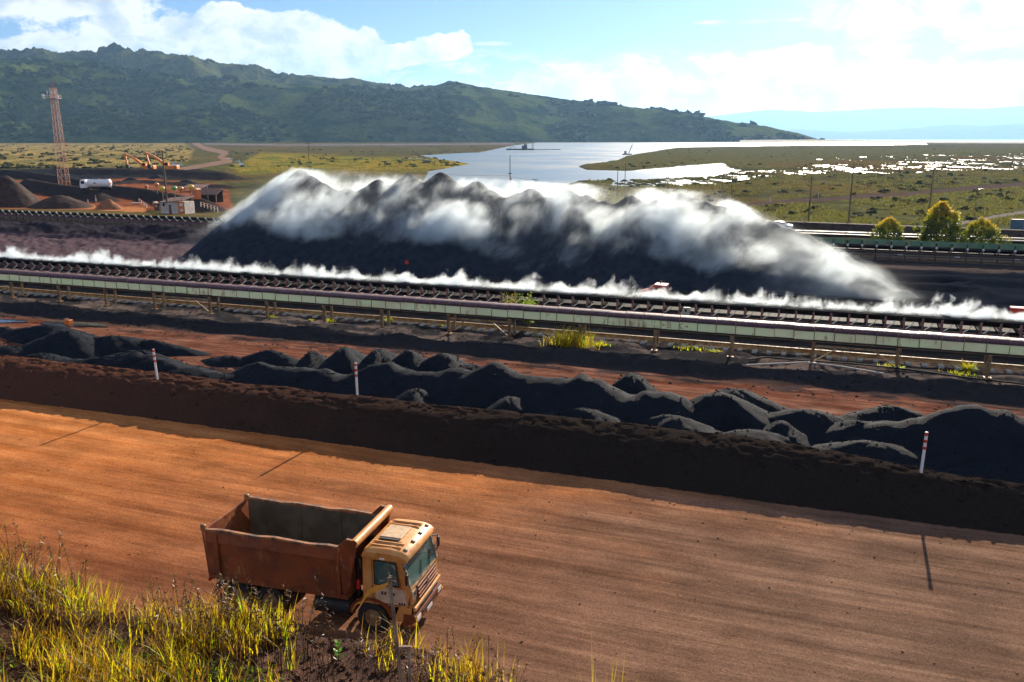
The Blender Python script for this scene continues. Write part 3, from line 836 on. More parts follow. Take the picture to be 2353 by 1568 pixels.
def pile_z(PS, PT):
    acc = np.zeros(PS.shape)
    b = 3.2
    dense = []
    for i in range(len(CONES) - 1):
        n_ = max(1, int(abs(CONES[i + 1, 0] - CONES[i, 0]) / 1.6))
        for k in range(n_):
            c = CONES[i] + (CONES[i + 1] - CONES[i]) * k / n_
            dense.append(c)
    dense.append(CONES[-1])
    Z = np.full(PS.shape, -9.)
    for s0, t0, h in dense:
        d = np.sqrt((PS - s0) ** 2 + (PT - t0) ** 2 + .12)
        Z = np.maximum(Z, h - SL * d)
    return Z
PZ = pile_z(PS, PT)
PZs = PZ.copy()
for _ in range(3): PZs[1:-1, 1:-1] = (PZs[1:-1, 1:-1] * 2 + PZs[:-2, 1:-1] + PZs[2:, 1:-1] + PZs[1:-1, :-2] + PZs[1:-1, 2:]) / 6
PZn = PZs + .28 * (fbm(PS / 3.2, PT / 12, 601, 3) - .5) + .05 * (fbm(PS / .8, PT / 5, 603, 3) - .5)
PZn = np.maximum(PZn, -.6)
PILE = ore_mat('stockpile_ore', (.014, .018, .032), (.026, .031, .046), (.055, .060, .075), .5, .5)
pile = mesh_np('ore_stockpile', np.stack([(PS * CA - PT * SA).ravel(), (PS * SA + PT * CA).ravel(), PZn.ravel()], 1), grid_faces(*PS.shape), PILE)
tag(pile, 'huge dark blue black ore stockpile with a row of peaks, steaming', 'stockpile')

# ================================================================ BELTS, RAIL, SMALL YARD THINGS
PURPLE = paint('maroon_paint', (.15, .050, .070), (.20, .075, .095), (.24, .12, .07), 2.2, .5)
PURPLE_LT = paint('maroon_hood', (.11, .052, .070), (.075, .034, .048), (.20, .11, .08), 1.6, .6)
MINT = None
RUST = paint('rusty_steel', (.34, .22, .10), (.20, .09, .04), (.42, .34, .18), 2.5, .7)
STEEL = flat('worn_steel', (.55, .52, .48), .32, .85)
BRIGHT = flat('glint_steel', (.80, .78, .74), .4, .2)
BLACKR = flat('belt_rubber', (.012, .012, .014), .8, spec=.06)
DARKST = paint('dark_steel', (.035, .028, .030), (.06, .045, .042), (.12, .07, .045), 2.5, .6, spec=.15)
WHITE = flat('white_paint', (.78, .76, .72), .5, var=.12)
RED = flat('red_paint', (.62, .035, .02), .5, var=.2)
CONC = flat('concrete', (.42, .40, .38), .85)
m, n, out = new_mat('mint_panel')
p = site_co(n)
vs_ = n.noise(n.vm('MULTIPLY', p, (2.6, 1, .5)), 1.2, 6, .7)
col = n.mix(n.sm(n.noise(n.vm('MULTIPLY', p, (.25, 1, 1)), 1.1, 3), .35, .65), (.80, .88, .46), (.88, .86, .50))
col = n.mix(n.sm(n.noise(n.vm('MULTIPLY', p, (.7, 1, 1)), .35, 3), .5, .62, 0, .6), col, (.72, .62, .36))
col = n.mix(n.sm(n.add(vs_, n.mul(n.sub(n.noise(n.vm('MULTIPLY', p, (.12, 1, 1)), 1, 2), .5), .5)), .59, .74, 0, .8), col, (.36, .17, .06))
bsdf(n, out, col, .5, bump=vs_, bstr=.1, bdist=.01)
MINT = m

def site_thing(name, label, cat, s, t, z=0.0, group=None, rz=0.0):
    return thing(name, label, cat, S(s, t, z), AZ + rz, group)

# ---- main belt conveyor, t = 69 (local x along the belt, y away from the camera)
S0, S1, TM = -104.0, 19.0, 69.0
L = S1 - S0
mc = site_thing('belt_conveyor', 'long maroon belt conveyor carrying hot steaming ore across the whole yard', 'conveyor', S0, TM)
mb = MB()
tro = [(-.62, 1.92), (-.30, 1.55), (.45, 1.50), (1.5, 1.55), (1.85, 1.9), (1.85, 1.87), (1.5, 1.50), (.45, 1.45), (-.30, 1.50), (-.62, 1.87)]
mb.prism([(a, b) for a, b in tro], 0, L, 'x'); mb.build('belt', BLACKR, mc)
mb = MB()
hump = [(-.35, 1.58), (.1, 1.80), (.6, 1.95), (1.1, 1.82), (1.55, 1.6), (.6, 1.53)]
mb.prism(hump, 0, L, 'x'); mb.build('carried_ore', ORE, mc)
mb = MB(); mb.prism([(-.50, 1.05), (1.8, 1.05), (1.8, 1.02), (-.50, 1.02)], 0, L, 'x'); mb.build('return_belt', BLACKR, mc)
mb = MB()
for y in (-.72, 1.95):
    mb.box((L / 2, y, .82), (L, .09, .24)); mb.box((L / 2, y - .07 * (1 if y < 0 else -1), .95), (L, .18, .025)); mb.box((L / 2, y - .07 * (1 if y < 0 else -1), .69), (L, .18, .025))
mb.build('stringer', PURPLE, mc)
mb = MB(); mb.box((L / 2, -1.28, .50), (L, .80, .05)); mb.box((L / 2, -1.70, .53), (L, .05, .10)); mb.build('walkway', DARKST, mc)
pitch = 1.28
nfr = int(L / pitch)
fr0 = None
for i in range(nfr):
    x = .6 + i * pitch
    if fr0 is None:
        mb = MB()
        mb.box((0, -.70, 1.36), (.13, .10, .96)); mb.box((0, 1.93, 1.36), (.13, .10, .96)); mb.box((0, .6, 1.25), (.09, 2.55, .10))
        mb.box((0, -.70, .96), (.22, .14, .03))
        fr0 = mb.build('idler_frame', PURPLE, mc)
        r1 = MB(); r1.tube([(.0, -.60, 1.78), (.02, -.28, 1.44)], .07, 8); r1.tube([(.02, -.22, 1.40), (.02, .5, 1.38), (.02, 1.4, 1.40)], .07, 8); r1.tube([(.02, 1.48, 1.44), (.0, 1.8, 1.78)], .07, 8)
        r1.bar((.12, -.78, 1.04), (.62, -.74, 1.40), .03, .075); r1.ball((.60, -.78, 1.52), .075, n=1)  # whitish bar and ball carry the brackets' shine in their colour
        ro0 = r1.build('roller_glint', BRIGHT, fr0, smooth=True)
        fr = fr0
    else:
        fr = fr0.copy(); COL.objects.link(fr); fr.parent = mc
        ro = ro0.copy(); COL.objects.link(ro); ro.parent = fr
    fr.location = (x, 0, 0)
lg0 = None
for i in range(21):
    x = 2 + i * 6.0
    if lg0 is None:
        mb = MB(); mb.box((0, -.70, .35), (.16, .16, .72)); mb.box((0, 1.93, .35), (.16, .16, .72)); mb.box((0, .6, .06), (.4, 3.2, .12))
        lg0 = lg = mb.build('leg', PURPLE, mc)
    else: lg = lg0.copy(); COL.objects.link(lg); lg.parent = mc
    lg.location = (x, 0, 0)
pl0 = None
for i in range(30):
    x = 3.4 + i * 4.05
    if pl0 is None:
        mb = MB(); mb.box((0, -.79, .82), (.72, .02, .20)); pl0 = pl = mb.build('number_plate', WHITE, mc)
    else: pl = pl0.copy(); COL.objects.link(pl); pl.parent = mc
    pl.location = (x, -.02, .02 * (i % 2))

# ---- covered conveyor on rusty posts, t = 59.5
GS0, GS1, TG = -77.0, 18.0, 59.5
LG = GS1 - GS0
gc = site_thing('covered_conveyor', 'mint green panelled covered conveyor with maroon hood on rusty posts', 'conveyor', GS0, TG)
pan = 1.29
npn = int(LG / pan)
mb = MB(); mb.box((npn * pan / 2, .55, 1.66), (npn * pan, .9, .06)); mb.build('belt', BLACKR, gc)
p0_ = None
for i in range(npn):
    if p0_ is None:
        mb = MB(); mb.box((pan / 2, 0, 1.93), (pan - .035, .03, .62), bev=.008)
        p0_ = pn = mb.build('side_panel', MINT, gc)
        mb = MB()
        arc = [(-.05, 2.20)] + [(-.06 + .60 - .60 * math.cos(a) - .02, 2.36 + .20 * math.sin(a)) for a in np.linspace(0, PI, 9)] + [(1.13, 2.20)]
        arc2 = [(.54 + (a - .54) * .96, b - .03 if b > 2.3 else b) for a, b in arc[::-1]]
        mb.prism(arc + arc2, .012, pan - .012, 'x'); hd0 = mb.build('hood', PURPLE_LT, gc, smooth=True)
        mb = MB(); mb.box((0, -.025, 1.94), (.045, .03, .66)); mb.tube([(0, .54 + .64 * -math.cos(a), 2.36 + .22 * math.sin(a)) for a in np.linspace(0, PI, 9)], .022, 5)
        rb0 = mb.build('rib', RUST, gc)
        pn.location.x = hd0.location.x = rb0.location.x = 0
    else:
        for src in (p0_, hd0, rb0):
            c_ = src.copy(); COL.objects.link(c_); c_.parent = gc; c_.location = (i * pan, .012 * math.sin(i * 5.1), .010 * math.sin(i * 3.7)); c_.rotation_euler = (.012 * math.sin(i * 2.9), .004 * math.sin(i * 1.7), 0)
mb = MB()
mb.box((npn * pan / 2, .55, 1.52), (npn * pan, 1.0, .07))
mb.build('stringer', DARKST, gc)
mb = MB(); mb.box((npn * pan / 2, 1.12, 1.93), (npn * pan, .03, .62)); mb.build('back_panel', MINT, gc)
PZX = [(43.5, 681), (150, 690), (260, 698), (375, 706), (495, 718), (621, 730), (751, 741), (889, 749), (1032, 766), (1181, 771), (1341, 785), (1506, 802), (1680, 816), (1866, 831), (2062, 850), (2268, 867)]
pxs = [ST(*px(u, v, 0)[:2])[0] - GS0 for u, v in PZX] + [LG - 1.2]
po0 = None
for i, x in enumerate(pxs):
    if po0 is None:
        mb = MB(); mb.box((0, 0, .74), (.05, .26, 1.50)); mb.box((-.09, 0, .74), (.025, .22, 1.50)); mb.box((.09, 0, .74), (.025, .22, 1.50)); mb.box((0, .55, 1.44), (.16, 1.4, .08)); mb.box((0, 1.1, .7), (.18, .2, 1.4)); mb.box((0, 0, -.02), (.45, .45, .10))
        po0 = po = mb.build('post', RUST, gc)
    else: po = po0.copy(); COL.objects.link(po); po.parent = gc
    po.location = (x, 0, 0)
for a, b in ((3, 4), (8, 9), (13, 14)):
    xa, xb = pxs[a], pxs[b]
    mb = MB(); mb.box(((xa + xb) / 2, -.02, 1.22), (xb - xa - .2, .10, .13)); mb.bar((xa + .1, -.02, .12), (xa + (xb - xa) * .28, -.02, 1.14), .09, .09); mb.bar((xb - .1, -.02, .12), (xb - (xb - xa) * .28, -.02, 1.14), .09, .09)
    mb.build('brace', RUST, gc)
# chalked letters on the panels:  <- B   C ->   and a rust C at the left
def strokes(name, segs, x, z, h, mat, parent):
    mb = MB()
    for (a, b), (c, d) in segs: mb.bar((x + a * h, -.026, z + b * h), (x + c * h, -.026, z + d * h), .006, .035)
    return mb.build(name, mat, parent)
CH = flat('red_marker', (.30, .05, .04), .7)
CB = [((.55, .85), (.2, .95)), ((.2, .95), (0, .6)), ((0, .6), (0, .4)), ((0, .4), (.2, .05)), ((.2, .05), (.55, .15))]
BB = [((0, 0), (0, 1)), ((0, 1), (.4, .95)), ((.4, .95), (.5, .75)), ((.5, .75), (.4, .55)), ((0, .52), (.4, .55)), ((.4, .5), (.55, .28)), ((.55, .28), (.4, .05)), ((.4, .05), (0, 0))]
ARL = [((0, .5), (.55, .5)), ((0, .5), (.2, .66)), ((0, .5), (.2, .34))]
ARR = [((0, .5), (.55, .5)), ((.55, .5), (.35, .66)), ((.55, .5), (.35, .34))]
def gx_at(u, v): return ST(*px(u, v, 1.85)[:2])[0] - GS0
for segs, u, v, h in ((ARL, 1522, 749, .38), (BB, 1534, 750, .40), (CB, 1563, 751, .40), (ARR, 1574, 752, .38)):
    strokes('lettering', segs, gx_at(u, v), 1.72, h, CH, gc)
strokes('lettering', CB, gx_at(962, 705), 1.74, .34, flat('rust_stain', (.40, .08, .02), .8), gc)
strokes('lettering', [((0, .5), (.5, .45))], gx_at(975, 705), 1.70, .5, CH, gc)

# ---- travelling rail, t = 61.8
rl = site_thing('rail', 'brown travelling rail on pale sleepers behind the rusty posts', 'rail', -78.0, 61.7)
mb = MB(); LR = 98.0
mb.box((LR / 2, 0, .42), (LR, .13, .06)); mb.box((LR / 2, 0, .30), (LR, .05, .20)); mb.box((LR / 2, 0, .19), (LR, .24, .05)); mb.build('rail_beam', RUST, rl)
sl0 = None
for i in range(98):
    if sl0 is None: mb = MB(); mb.box((0, -.15, .08), (.34, 1.25, .17), bev=.03); sl0 = sl = mb.build('sleeper', CONC, rl)
    else: sl = sl0.copy(); COL.objects.link(sl); sl.parent = rl
    sl.location = (.5 + i * 1.0, .02 * math.sin(i * 7), .015 * math.sin(i * 3.3) - .02)
r2 = rl.copy(); COL.objects.link(r2); r2.location = S(-78.0, 65.4, 0)
r2['label'] = 'second brown travelling rail lying between the covered conveyor and the main belt'
for ch in list(rl.children):
    if ch.name.startswith('rail_beam'): c_ = ch.copy(); COL.objects.link(c_); c_.parent = r2
for o_ in (rl, r2): o_['group'] = 'travelling rails beside the covered conveyor'

# ---- rear conveyor, t = 118: open idlers on the left, green cover on the right
def rear(sa, sb, t, cover, label):
    Lr = sb - sa
    rc = site_thing('rear_conveyor', label, 'conveyor', sa, t)
    mb = MB()
    for y in (-.6, 1.6): mb.box((Lr / 2, y, .75), (Lr, .10, .22))
    mb.build('stringer', PURPLE if not cover else DARKST, rc)
    mb = MB(); mb.prism([(-.55, 1.45), (-.2, 1.2), (1.2, 1.2), (1.55, 1.45), (1.55, 1.41), (1.2, 1.15), (-.2, 1.15), (-.55, 1.41)], 0, Lr, 'x'); mb.build('belt', BLACKR, rc)
    mb = MB(); mb.box((Lr / 2, -1.0, .52), (Lr, .7, .05)); mb.build('walkway', DARKST, rc)
    pt = 1.62 if not cover else 1.70
    f0 = None
    for i in range(int(Lr / pt)):
        if f0 is None:
            mb = MB(); mb.box((0, -.58, 1.0), (.12, .10, .62)); mb.box((0, 1.58, 1.0), (.12, .10, .62)); mb.box((0, .5, .95), (.09, 2.1, .09)); mb.box((0, -.6, .3), (.10, .10, .66))
            if cover: mb.box((0, -.62, 1.75), (.14, .10, .95))
            f0 = f_ = mb.build('idler_frame', DARKST, rc)
            mb = MB(); mb.tube([(.05, -.66, 1.50), (.05, -.2, 1.12)], .11, 8); mb.ball((.05, -.70, 1.56), .17, n=1)  # white balls imitate low sun sparkling on the idlers
            if not cover: mb.ball((.75, -.72, 1.02), .15, (1.6, 1, .8), n=1)
            g0 = mb.build('roller_glint', WHITE, f0, smooth=True)
        else:
            f_ = f0.copy(); COL.objects.link(f_); f_.parent = rc
            g_ = g0.copy(); COL.objects.link(g_); g_.parent = f_
        f_.location = (.5 + i * pt, 0, 0)
    if cover:
        q0 = None
        for i in range(int(Lr / 2.55)):
            if q0 is None:
                mb = MB(); mb.slab((.02, -.62, 1.72), (2.52, -.62, 1.72), (2.52, -.30, 2.35), (.02, -.30, 2.35), .04); q0 = q_ = mb.build('cover_panel', GREENP, rc)
            else: q_ = q0.copy(); COL.objects.link(q_); q_.parent = rc
            q_.location = (i * 2.55, 0, 0)
        mb = MB(); mb.box((Lr / 2, -.66, 1.64), (Lr, .10, .12)); mb.build('top_rail', DARKST, rc)
        w0 = None
        for i in range(6):
            if w0 is None: mb = MB(); mb.box((0, -.98, .60), (.55, .50, .02)); w0 = w_ = mb.build('white_plate', WHITE, rc)
            else: w_ = w0.copy(); COL.objects.link(w_); w_.parent = rc
            w_.location = (2.8 + i * 6.4, -.1, .02)
    return rc
GREENP = paint('green_panel', (.055, .14, .07), (.08, .18, .10), (.10, .08, .04), 1.2, .5)
rear(-160, -84, 118.5, False, 'dark purple rear conveyor with bright idler rollers, left of the stockpile')
rear(-12, 34, 116.6, True, 'dark rear conveyor with a green cover, right of the stockpile below the trees')

# ---- marker posts
def marker(s, t, z, h, r, label, group, bands=3, lean=0.0, name='marker_post'):
    o = site_thing(name, label, 'marker post', s, t, z, group)
    o.rotation_euler.y = lean
    mb = MB(); mb.tube([(0, 0, -.35), (0, 0, h)], r, 12); mb.ball((0, 0, h), r, (1, 1, .3)); mb.build('post', WHITE, o, smooth=True)
    for k in range(bands):
        mb = MB(); mb.tube([(0, 0, h - .02 - .30 * k - .13), (0, 0, h - .02 - .30 * k)], r + .006, 12); mb.build('red_band', RED, o, smooth=True)
    return o
for (u, v, lean), lab in zip(((362, 874, -.05), (826, 914, -.012), (2117, 1089, 0.02)), ('red banded white post leaning left, leftmost of the three on the windrow', 'red banded white post standing in the middle of the windrow', 'red banded white post at the right end of the windrow')):
    for z in (1.3,):
        q = px(u, v, z); s, t = ST(q[0], q[1])
    t = min(max(t, 37.2), 38.4)
    marker(s, t, berm_z(s, t), 1.78, .062, lab, 'red and white marker posts on the windrow', 3, lean)

# ---- small things in the yard
p = px(936, 624, 0); sg = site_thing('warning_sign', 'small red square sign on a thin pole before the stockpile', 'sign', *ST(*px(936, 640, 0)[:2]))
mb = MB(); mb.tube([(0, 0, 0), (0, 0, 1.9)], .03, 6); mb.build('pole', DARKST, sg); mb = MB(); mb.box((0, -.04, 1.75), (.40, .03, .40)); mb.build('sign_plate', RED, sg)
q = px(1590, 716, .8); bxo = site_thing('control_box', 'grey electric control box on legs in front of the main belt', 'control box', ST(q[0], q[1])[0], 67.3)
mb = MB(); mb.box((0, 0, 1.45), (.55, .25, .60), bev=.02); mb.build('cabinet', flat('grey_cabinet', (.30, .31, .33), .5), bxo); mb = MB(); mb.box((-.2, 0, .6), (.06, .06, 1.2)); mb.box((.2, 0, .6), (.06, .06, 1.2)); mb.build('stand', DARKST, bxo)
mb = MB(); mb.box((-.05, -.14, 1.5), (.16, .02, .2)); mb.build('meter_window', BLACKR, bxo)
# red machine half seen behind the belt steam
q = at_t(1512, 672, 74.5)[0]
rm = site_thing('red_loader', 'red loader body showing above the belt steam at the foot of the stockpile', 'machine', *ST(q[0], q[1]), -.15); rm.scale = (.8, .8, .8)
REDM = paint('machine_red', (.42, .05, .055), (.55, .10, .09), (.20, .05, .04), 2.0, .5)
mb = MB(); mb.prism([(-1.0, 2.0), (1.0, 2.25), (1.05, 3.0), (-.3, 3.05), (-1.0, 2.5)], -.8, .8, 'y'); mb.build('hood', REDM, rm)
mb = MB(); mb.box((-.2, -.81, 2.55), (.9, .03, .12)); mb.box((.62, -.81, 2.55), (.35, .03, .35)); mb.build('side_vent', BLACKR, rm)
mb = MB(); mb.prism([(-2.0, 1.7), (-1.0, 1.9), (-1.0, 2.45), (-1.9, 2.2)], -.6, .6, 'y'); mb.build('nose', REDM, rm)
mb = MB(); mb.tube([(.2, .3, 3.0), (.25, .3, 3.35)], .06, 8); mb.build('exhaust', DARKST, rm)
mb = MB(); mb.box((-.3, 0, 1.5), (2.6, 1.5, 1.1), bev=.1); mb.build('chassis', DARKST, rm)
for x in (-1.2, .9):
    for y in (-.8, .8): mb = MB(); mb.tube([(x, y - .2, .75), (x, y + .2, .75)], .75, 16); mb.build('wheel', BLACKR, rm, smooth=True)
q = px(2348, 742, 1.9); rb = site_thing('red_cabinet', 'red box at the right edge behind the main belt steam', 'box', ST(q[0], q[1])[0] + .6, 73)
mb = MB(); mb.box((0, 0, 1.35), (1.3, .8, 1.9), bev=.05); mb.build('cabinet', RED, rb); mb = MB(); mb.box((0, 0, .2), (1.0, .6, .4)); mb.build('base', DARKST, rb)
# puddles on the red road, and the orange crate standing in one
pm, n, out = new_mat('puddle_water'); bsdf(n, out, (.03, .025, .022), .05, bump=n.noise(wpos(n), 3, 2), bstr=.02, bdist=.01)
def puddle(u, v, rs, rt, lab, z=.085):
    q = px(u, v, .08); s, t = ST(q[0], q[1]); k = 48; a = np.linspace(0, 2 * PI, k, endpoint=False)
    r = 1 + .22 * np.sin(2 * a + s) + .15 * np.sin(3 * a + 2 * s) + .08 * np.sin(7 * a)
    mb = MB(); mb.put([S(s + rs * c * math.cos(b), t + rt * c * math.sin(b), z) for b, c in zip(a, r)], [tuple(range(k))])
    return tag(mb.build('puddle', pm), kind='structure')
puddle(165, 745, 2.9, .8, ''); puddle(12, 737, 1.8, .7, '')
ob = site_thing('orange_crate', 'small orange crate standing in the puddle on the red road', 'crate', *ST(*px(158, 747, 0)[:2]), .05)
ORANGE = paint('orange_plastic', (.70, .16, .025), (.80, .24, .05), (.45, .10, .02), 3, .45)
mb = MB(); mb.box((0, 0, .19), (.55, .45, .38), bev=.03); mb.build('tub', ORANGE, ob); mb = MB(); mb.box((.05, -.05, .40), (.25, .30, .05)); mb.box((-.2, 0, .42), (.10, .4, .10)); mb.build('rim', RUST, ob)
# black hoses lying on the verge at the right
def hose(pts, r, lab, mat=BLACKR):
    q = [px(u, v, .12) for u, v in pts]; q = [a + np.array([0, 0, max(0, ground_z(np.array([a[0]]), np.array([a[1]]))[0]) + .02 - .05]) for a in q]
    mb = MB(); mb.tube(q, r, 6); return tag(mb.build('hose', mat, smooth=True), lab, 'hose', 'hoses lying on the verge')
hose([(1720, 826), (1760, 820), (1850, 828), (1960, 838), (2090, 852), (2200, 868), (2353, 882)], .055, 'long black hose lying in a loop along the right verge')
hose([(1715, 838), (1780, 835), (1850, 833), (1930, 842), (2030, 862)], .05, 'pale pipe lying across the verge left of the braced posts', CONC)

# ================================================================ DUMP TRUCK
TY = paint('truck_yellow', (.60, .24, .050), (.68, .33, .095), (.40, .14, .03), 1.6, .45, grime=(.22, .10, .04), gr=.45)
TO = paint('truck_orange', (.27, .062, .010), (.17, .038, .007), (.40, .17, .06), 1.3, .55, grime=(.07, .03, .014), gr=.7)
TIN = paint('bed_inside', (.060, .048, .032), (.11, .095, .065), (.10, .055, .03), .9, .55)
TD = flat('truck_black', (.016, .014, .013), .6)
TYRE = flat('tyre_rubber', (.020, .017, .015), .85)
GLS, n, out = new_mat('truck_glass'); bsdf(n, out, (.12, .28, .25), .06, spec=.7, Alpha=.30)
m, n, out = new_mat('lamp_glass'); bsdf(n, out, (.85, .80, .70), .1, spec=.8); LAMP = m
m, n, out = new_mat('amber_lens'); bsdf(n, out, (.90, .42, .04), .2); AMB = m
RLENS = flat('red_lens', (.70, .02, .03), .3)
SKIN = flat('skin', (.36, .19, .12), .6)
SHIRT = flat('brown_shirt', (.22, .07, .05), .8)
tk = thing('dump_truck', 'dusty orange dump truck with an empty bed driving right along the haul road', 'truck', (-2.68, 24.25, .03), math.radians(-15.9))
W2 = 1.14      # half cab width
# chassis
mb = MB()
for y in (-.42, .42): mb.box((-3.8, y, .82), (6.6, .10, .28))
mb.box((-.35, 0, .62), (.5, 1.9, .30)); mb.box((-6.9, 0, .7), (.1, 2.0, .18))
for x in (-1.35, -4.9, -6.1): mb.tube([(x, -1.0, .52), (x, 1.0, .52)], .10, 8)
mb.build('chassis', TD, tk)
mb = MB(); mb.tube([(-3.3, -.95, .72), (-2.1, -.95, .72)], .30, 14); mb.build('fuel_tank', TD, tk, smooth=True)
mb = MB(); mb.tube([(-3.3, .95, .72), (-2.3, .95, .72)], .28, 14); mb.build('air_tank', TD, tk, smooth=True)
# cab shell (side plates with window and door openings)
cab = MB()
def side(y0, y1):
    P = lambda poly: cab.prism(poly, y0, y1, 'y')
    P([(-1.62, 1.05), (-.98, 1.05), (-.20, 1.06), (-.06, 1.62), (-.10, 1.72), (-1.62, 1.72)])           # door skin and flank under the window
    P([(-1.62, 1.72), (-1.22, 1.72), (-1.22, 2.52), (-1.60, 2.55)])                             # rear quarter
    P([(-.42, 1.72), (-.10, 1.72), (-.33, 2.55), (-.52, 2.52)])                                    # pillar
    P([(-1.60, 2.52), (-.35, 2.52), (-.40, 2.62), (-1.58, 2.62)])                                 # rail over window
    P([(-.62, .62), (-.10, .60), (-.05, 1.06), (-.20, 1.06), (-.45, 1.05)])                      # step flank ahead of the wheel
side(-W2, -W2 + .05); side(W2 - .05, W2)
cab.box((-1.60, 0, 1.85), (.05, 2 * W2 - .12, 1.50))                                          # back wall
cab.box((-.08, 0, 1.42), (.06, 2 * W2 - .12, .52))                                              # face under the windscreen
cab.box((-.8, 0, 1.08), (1.5, 2 * W2 - .14, .05))                                                # floor
cabo = cab.build('cab', TY, tk)
# roof with a rounded visor front
mb = MB()
prof = [(-1.62, 2.60), (-1.64, 2.68), (-1.58, 2.80), (-1.42, 2.865), (-.75, 2.885), (-.42, 2.86), (-.24, 2.80), (-.13, 2.70), (-.12, 2.60), (-.20, 2.535), (-.34, 2.56), (-.42, 2.60)]
ys = [(-1.0, W2 - .0), ]
for yy, sc in ((0, 0),): pass
n_ = len(prof); secs = [(-W2 - .02, .0, .10), (-W2 + .05, .03, .03), (-W2 + .16, 0, 0), (W2 - .16, 0, 0), (W2 - .05, .03, .03), (W2 + .02, 0, .10)]
vs = []
for yv, dx, dz in secs:
    for a, b in prof: vs.append((a - (dx if a > -.4 else 0), yv, b - dz * (1 if b > 2.65 else .1)))
fs = [tuple(range(n_)), tuple(reversed(range((len(secs) - 1) * n_, len(secs) * n_)))]
for i in range(len(secs) - 1):
    for k in range(n_): fs.append((i * n_ + k, i * n_ + (k + 1) % n_, (i + 1) * n_ + (k + 1) % n_, (i + 1) * n_ + k))
mb.put(vs, fs); roof = mb.build('roof', TY, tk, smooth=True)
for y in (-.86, -.62, .62, .84): mb = MB(); mb.box((-.95, y, 2.892), (1.05, .06, .03), bev=.01); mb.build('roof_rib', TY, roof)
mb = MB()
for y in (-.72, -.52, .74): mb.box((-.95, y, 2.887), (.8, .018, .012))
mb.box((-1.0, -.44, 2.90), (.62, .07, .03)); mb.build('roof_seam', TD, roof)
mb = MB(); mb.box((-1.02, .06, 2.905), (.72, .86, .05), bev=.02); mb.build('roof_hatch', flat('hatch_tan', (.58, .40, .22), .5), roof)
for y in (-.85, -.25, .35, .9): mb = MB(); mb.box((-.30, y, 2.835), (.13, .09, .05), np.array(Matrix.Rotation(.35, 3, 'Y')), bev=.01); mb.build('marker_lamp', TD, roof)
mb = MB(); mb.box((-.95, -W2 - .015, 2.60), (.16, .04, .06), bev=.01); mb.build('side_lamp', LAMP, roof)
# glass
mb = MB(); mb.slab((-.055, -W2 + .09, 1.68), (-.055, W2 - .09, 1.68), (-.30, W2 - .11, 2.55), (-.30, -W2 + .11, 2.55), .02); mb.build('windscreen', GLS, tk)
for y in (-W2 + .03, W2 - .03):
    mb = MB(); mb.prism([(-1.215, 1.735), (-.43, 1.735), (-.525, 2.51), (-1.215, 2.51)], y - .008, y + .008, 'y'); mb.build('side_window', GLS, tk)
for s_ in (-1, 1):
    mb = MB()
    for a, b in (((-1.23, 1.73), (-1.23, 2.52)), ((-1.23, 2.52), (-.53, 2.52)), ((-.53, 2.52), (-.42, 1.73)), ((-1.23, 1.73), (-.42, 1.73))):
        mb.bar((a[0], s_ * (W2 + .004), a[1]), (b[0], s_ * (W2 + .004), b[1]), .02, .035)
    mb.build('window_seal', TD, tk)
    mb = MB()
    for a, b in (((-1.30, 1.10), (-1.30, 2.54)), ((-.40, 1.10), (-.36, 1.70)), ((-1.30, 1.10), (-.40, 1.10)), ((-.36, 1.70), (-.50, 2.55))):
        mb.bar((a[0], s_ * (W2 + .001), a[1]), (b[0], s_ * (W2 + .001), b[1]), .006, .018)
    mb.build('door_seam', TD, tk)
    mb = MB(); mb.box((-1.18, s_ * (W2 + .02), 1.60), (.20, .04, .05), bev=.01); mb.build('door_handle', TD, tk)
    mb = MB(); mb.bar((-.06, s_ * (W2 - .06), 1.66), (-.31, s_ * (W2 - .06), 2.56), .10, .05); mb.build('pillar_trim', flat('pillar_grey', (.30, .24, .16), .5), tk)
    # mirror
    mb = MB(); mb.bar((-.26, s_ * W2, 2.38), (-.10, s_ * (W2 + .16), 2.34), .03, .03); mb.bar((-.12, s_ * W2, 1.86), (-.10, s_ * (W2 + .16), 1.92), .03, .03); mb.bar((-.10, s_ * (W2 + .16), 1.91), (-.10, s_ * (W2 + .16), 2.35), .03, .03)
    mr = mb.build('mirror_arm', TD, tk); mb = MB(); mb.box((-.09, s_ * (W2 + .17), 2.12), (.08, .15, .36), bev=.03); mb.build('mirror', TD, mr)
# blurred number panels on the door and face, as pale plates with dark marks
PALE = flat('pale_panel', (.66, .50, .34), .5)
for y in (-W2 - .008,):
    mb = MB(); mb.box((-.70, y, 1.40), (1.0, .012, .50)); pp = mb.build('door_panel', PALE, tk)
    mb = MB()
    for x in (-.98, -.88, -.70, -.60): mb.box((x, y - .008, 1.47), (.055, .008, .10))
    for x in (-.98, -.70): mb.box((x + .05, y - .008, 1.43), (.10, .008, .02))
    for x in (-.42, -.34, -.26): mb.box((x, y - .008, 1.18), (.05, .008, .08))
    mb.build('door_number', TD, pp)
mb = MB(); mb.box((-.044, -.86, 1.42), (.012, .34, .30)); pf = mb.build('front_panel', PALE, tk)
mb = MB()
for y in (-.92, -.82): mb.box((-.036, y, 1.45), (.008, .03, .14))
mb.box((-.036, -.87, 1.45), (.008, .12, .025)); mb.build('front_number', TD, pf)
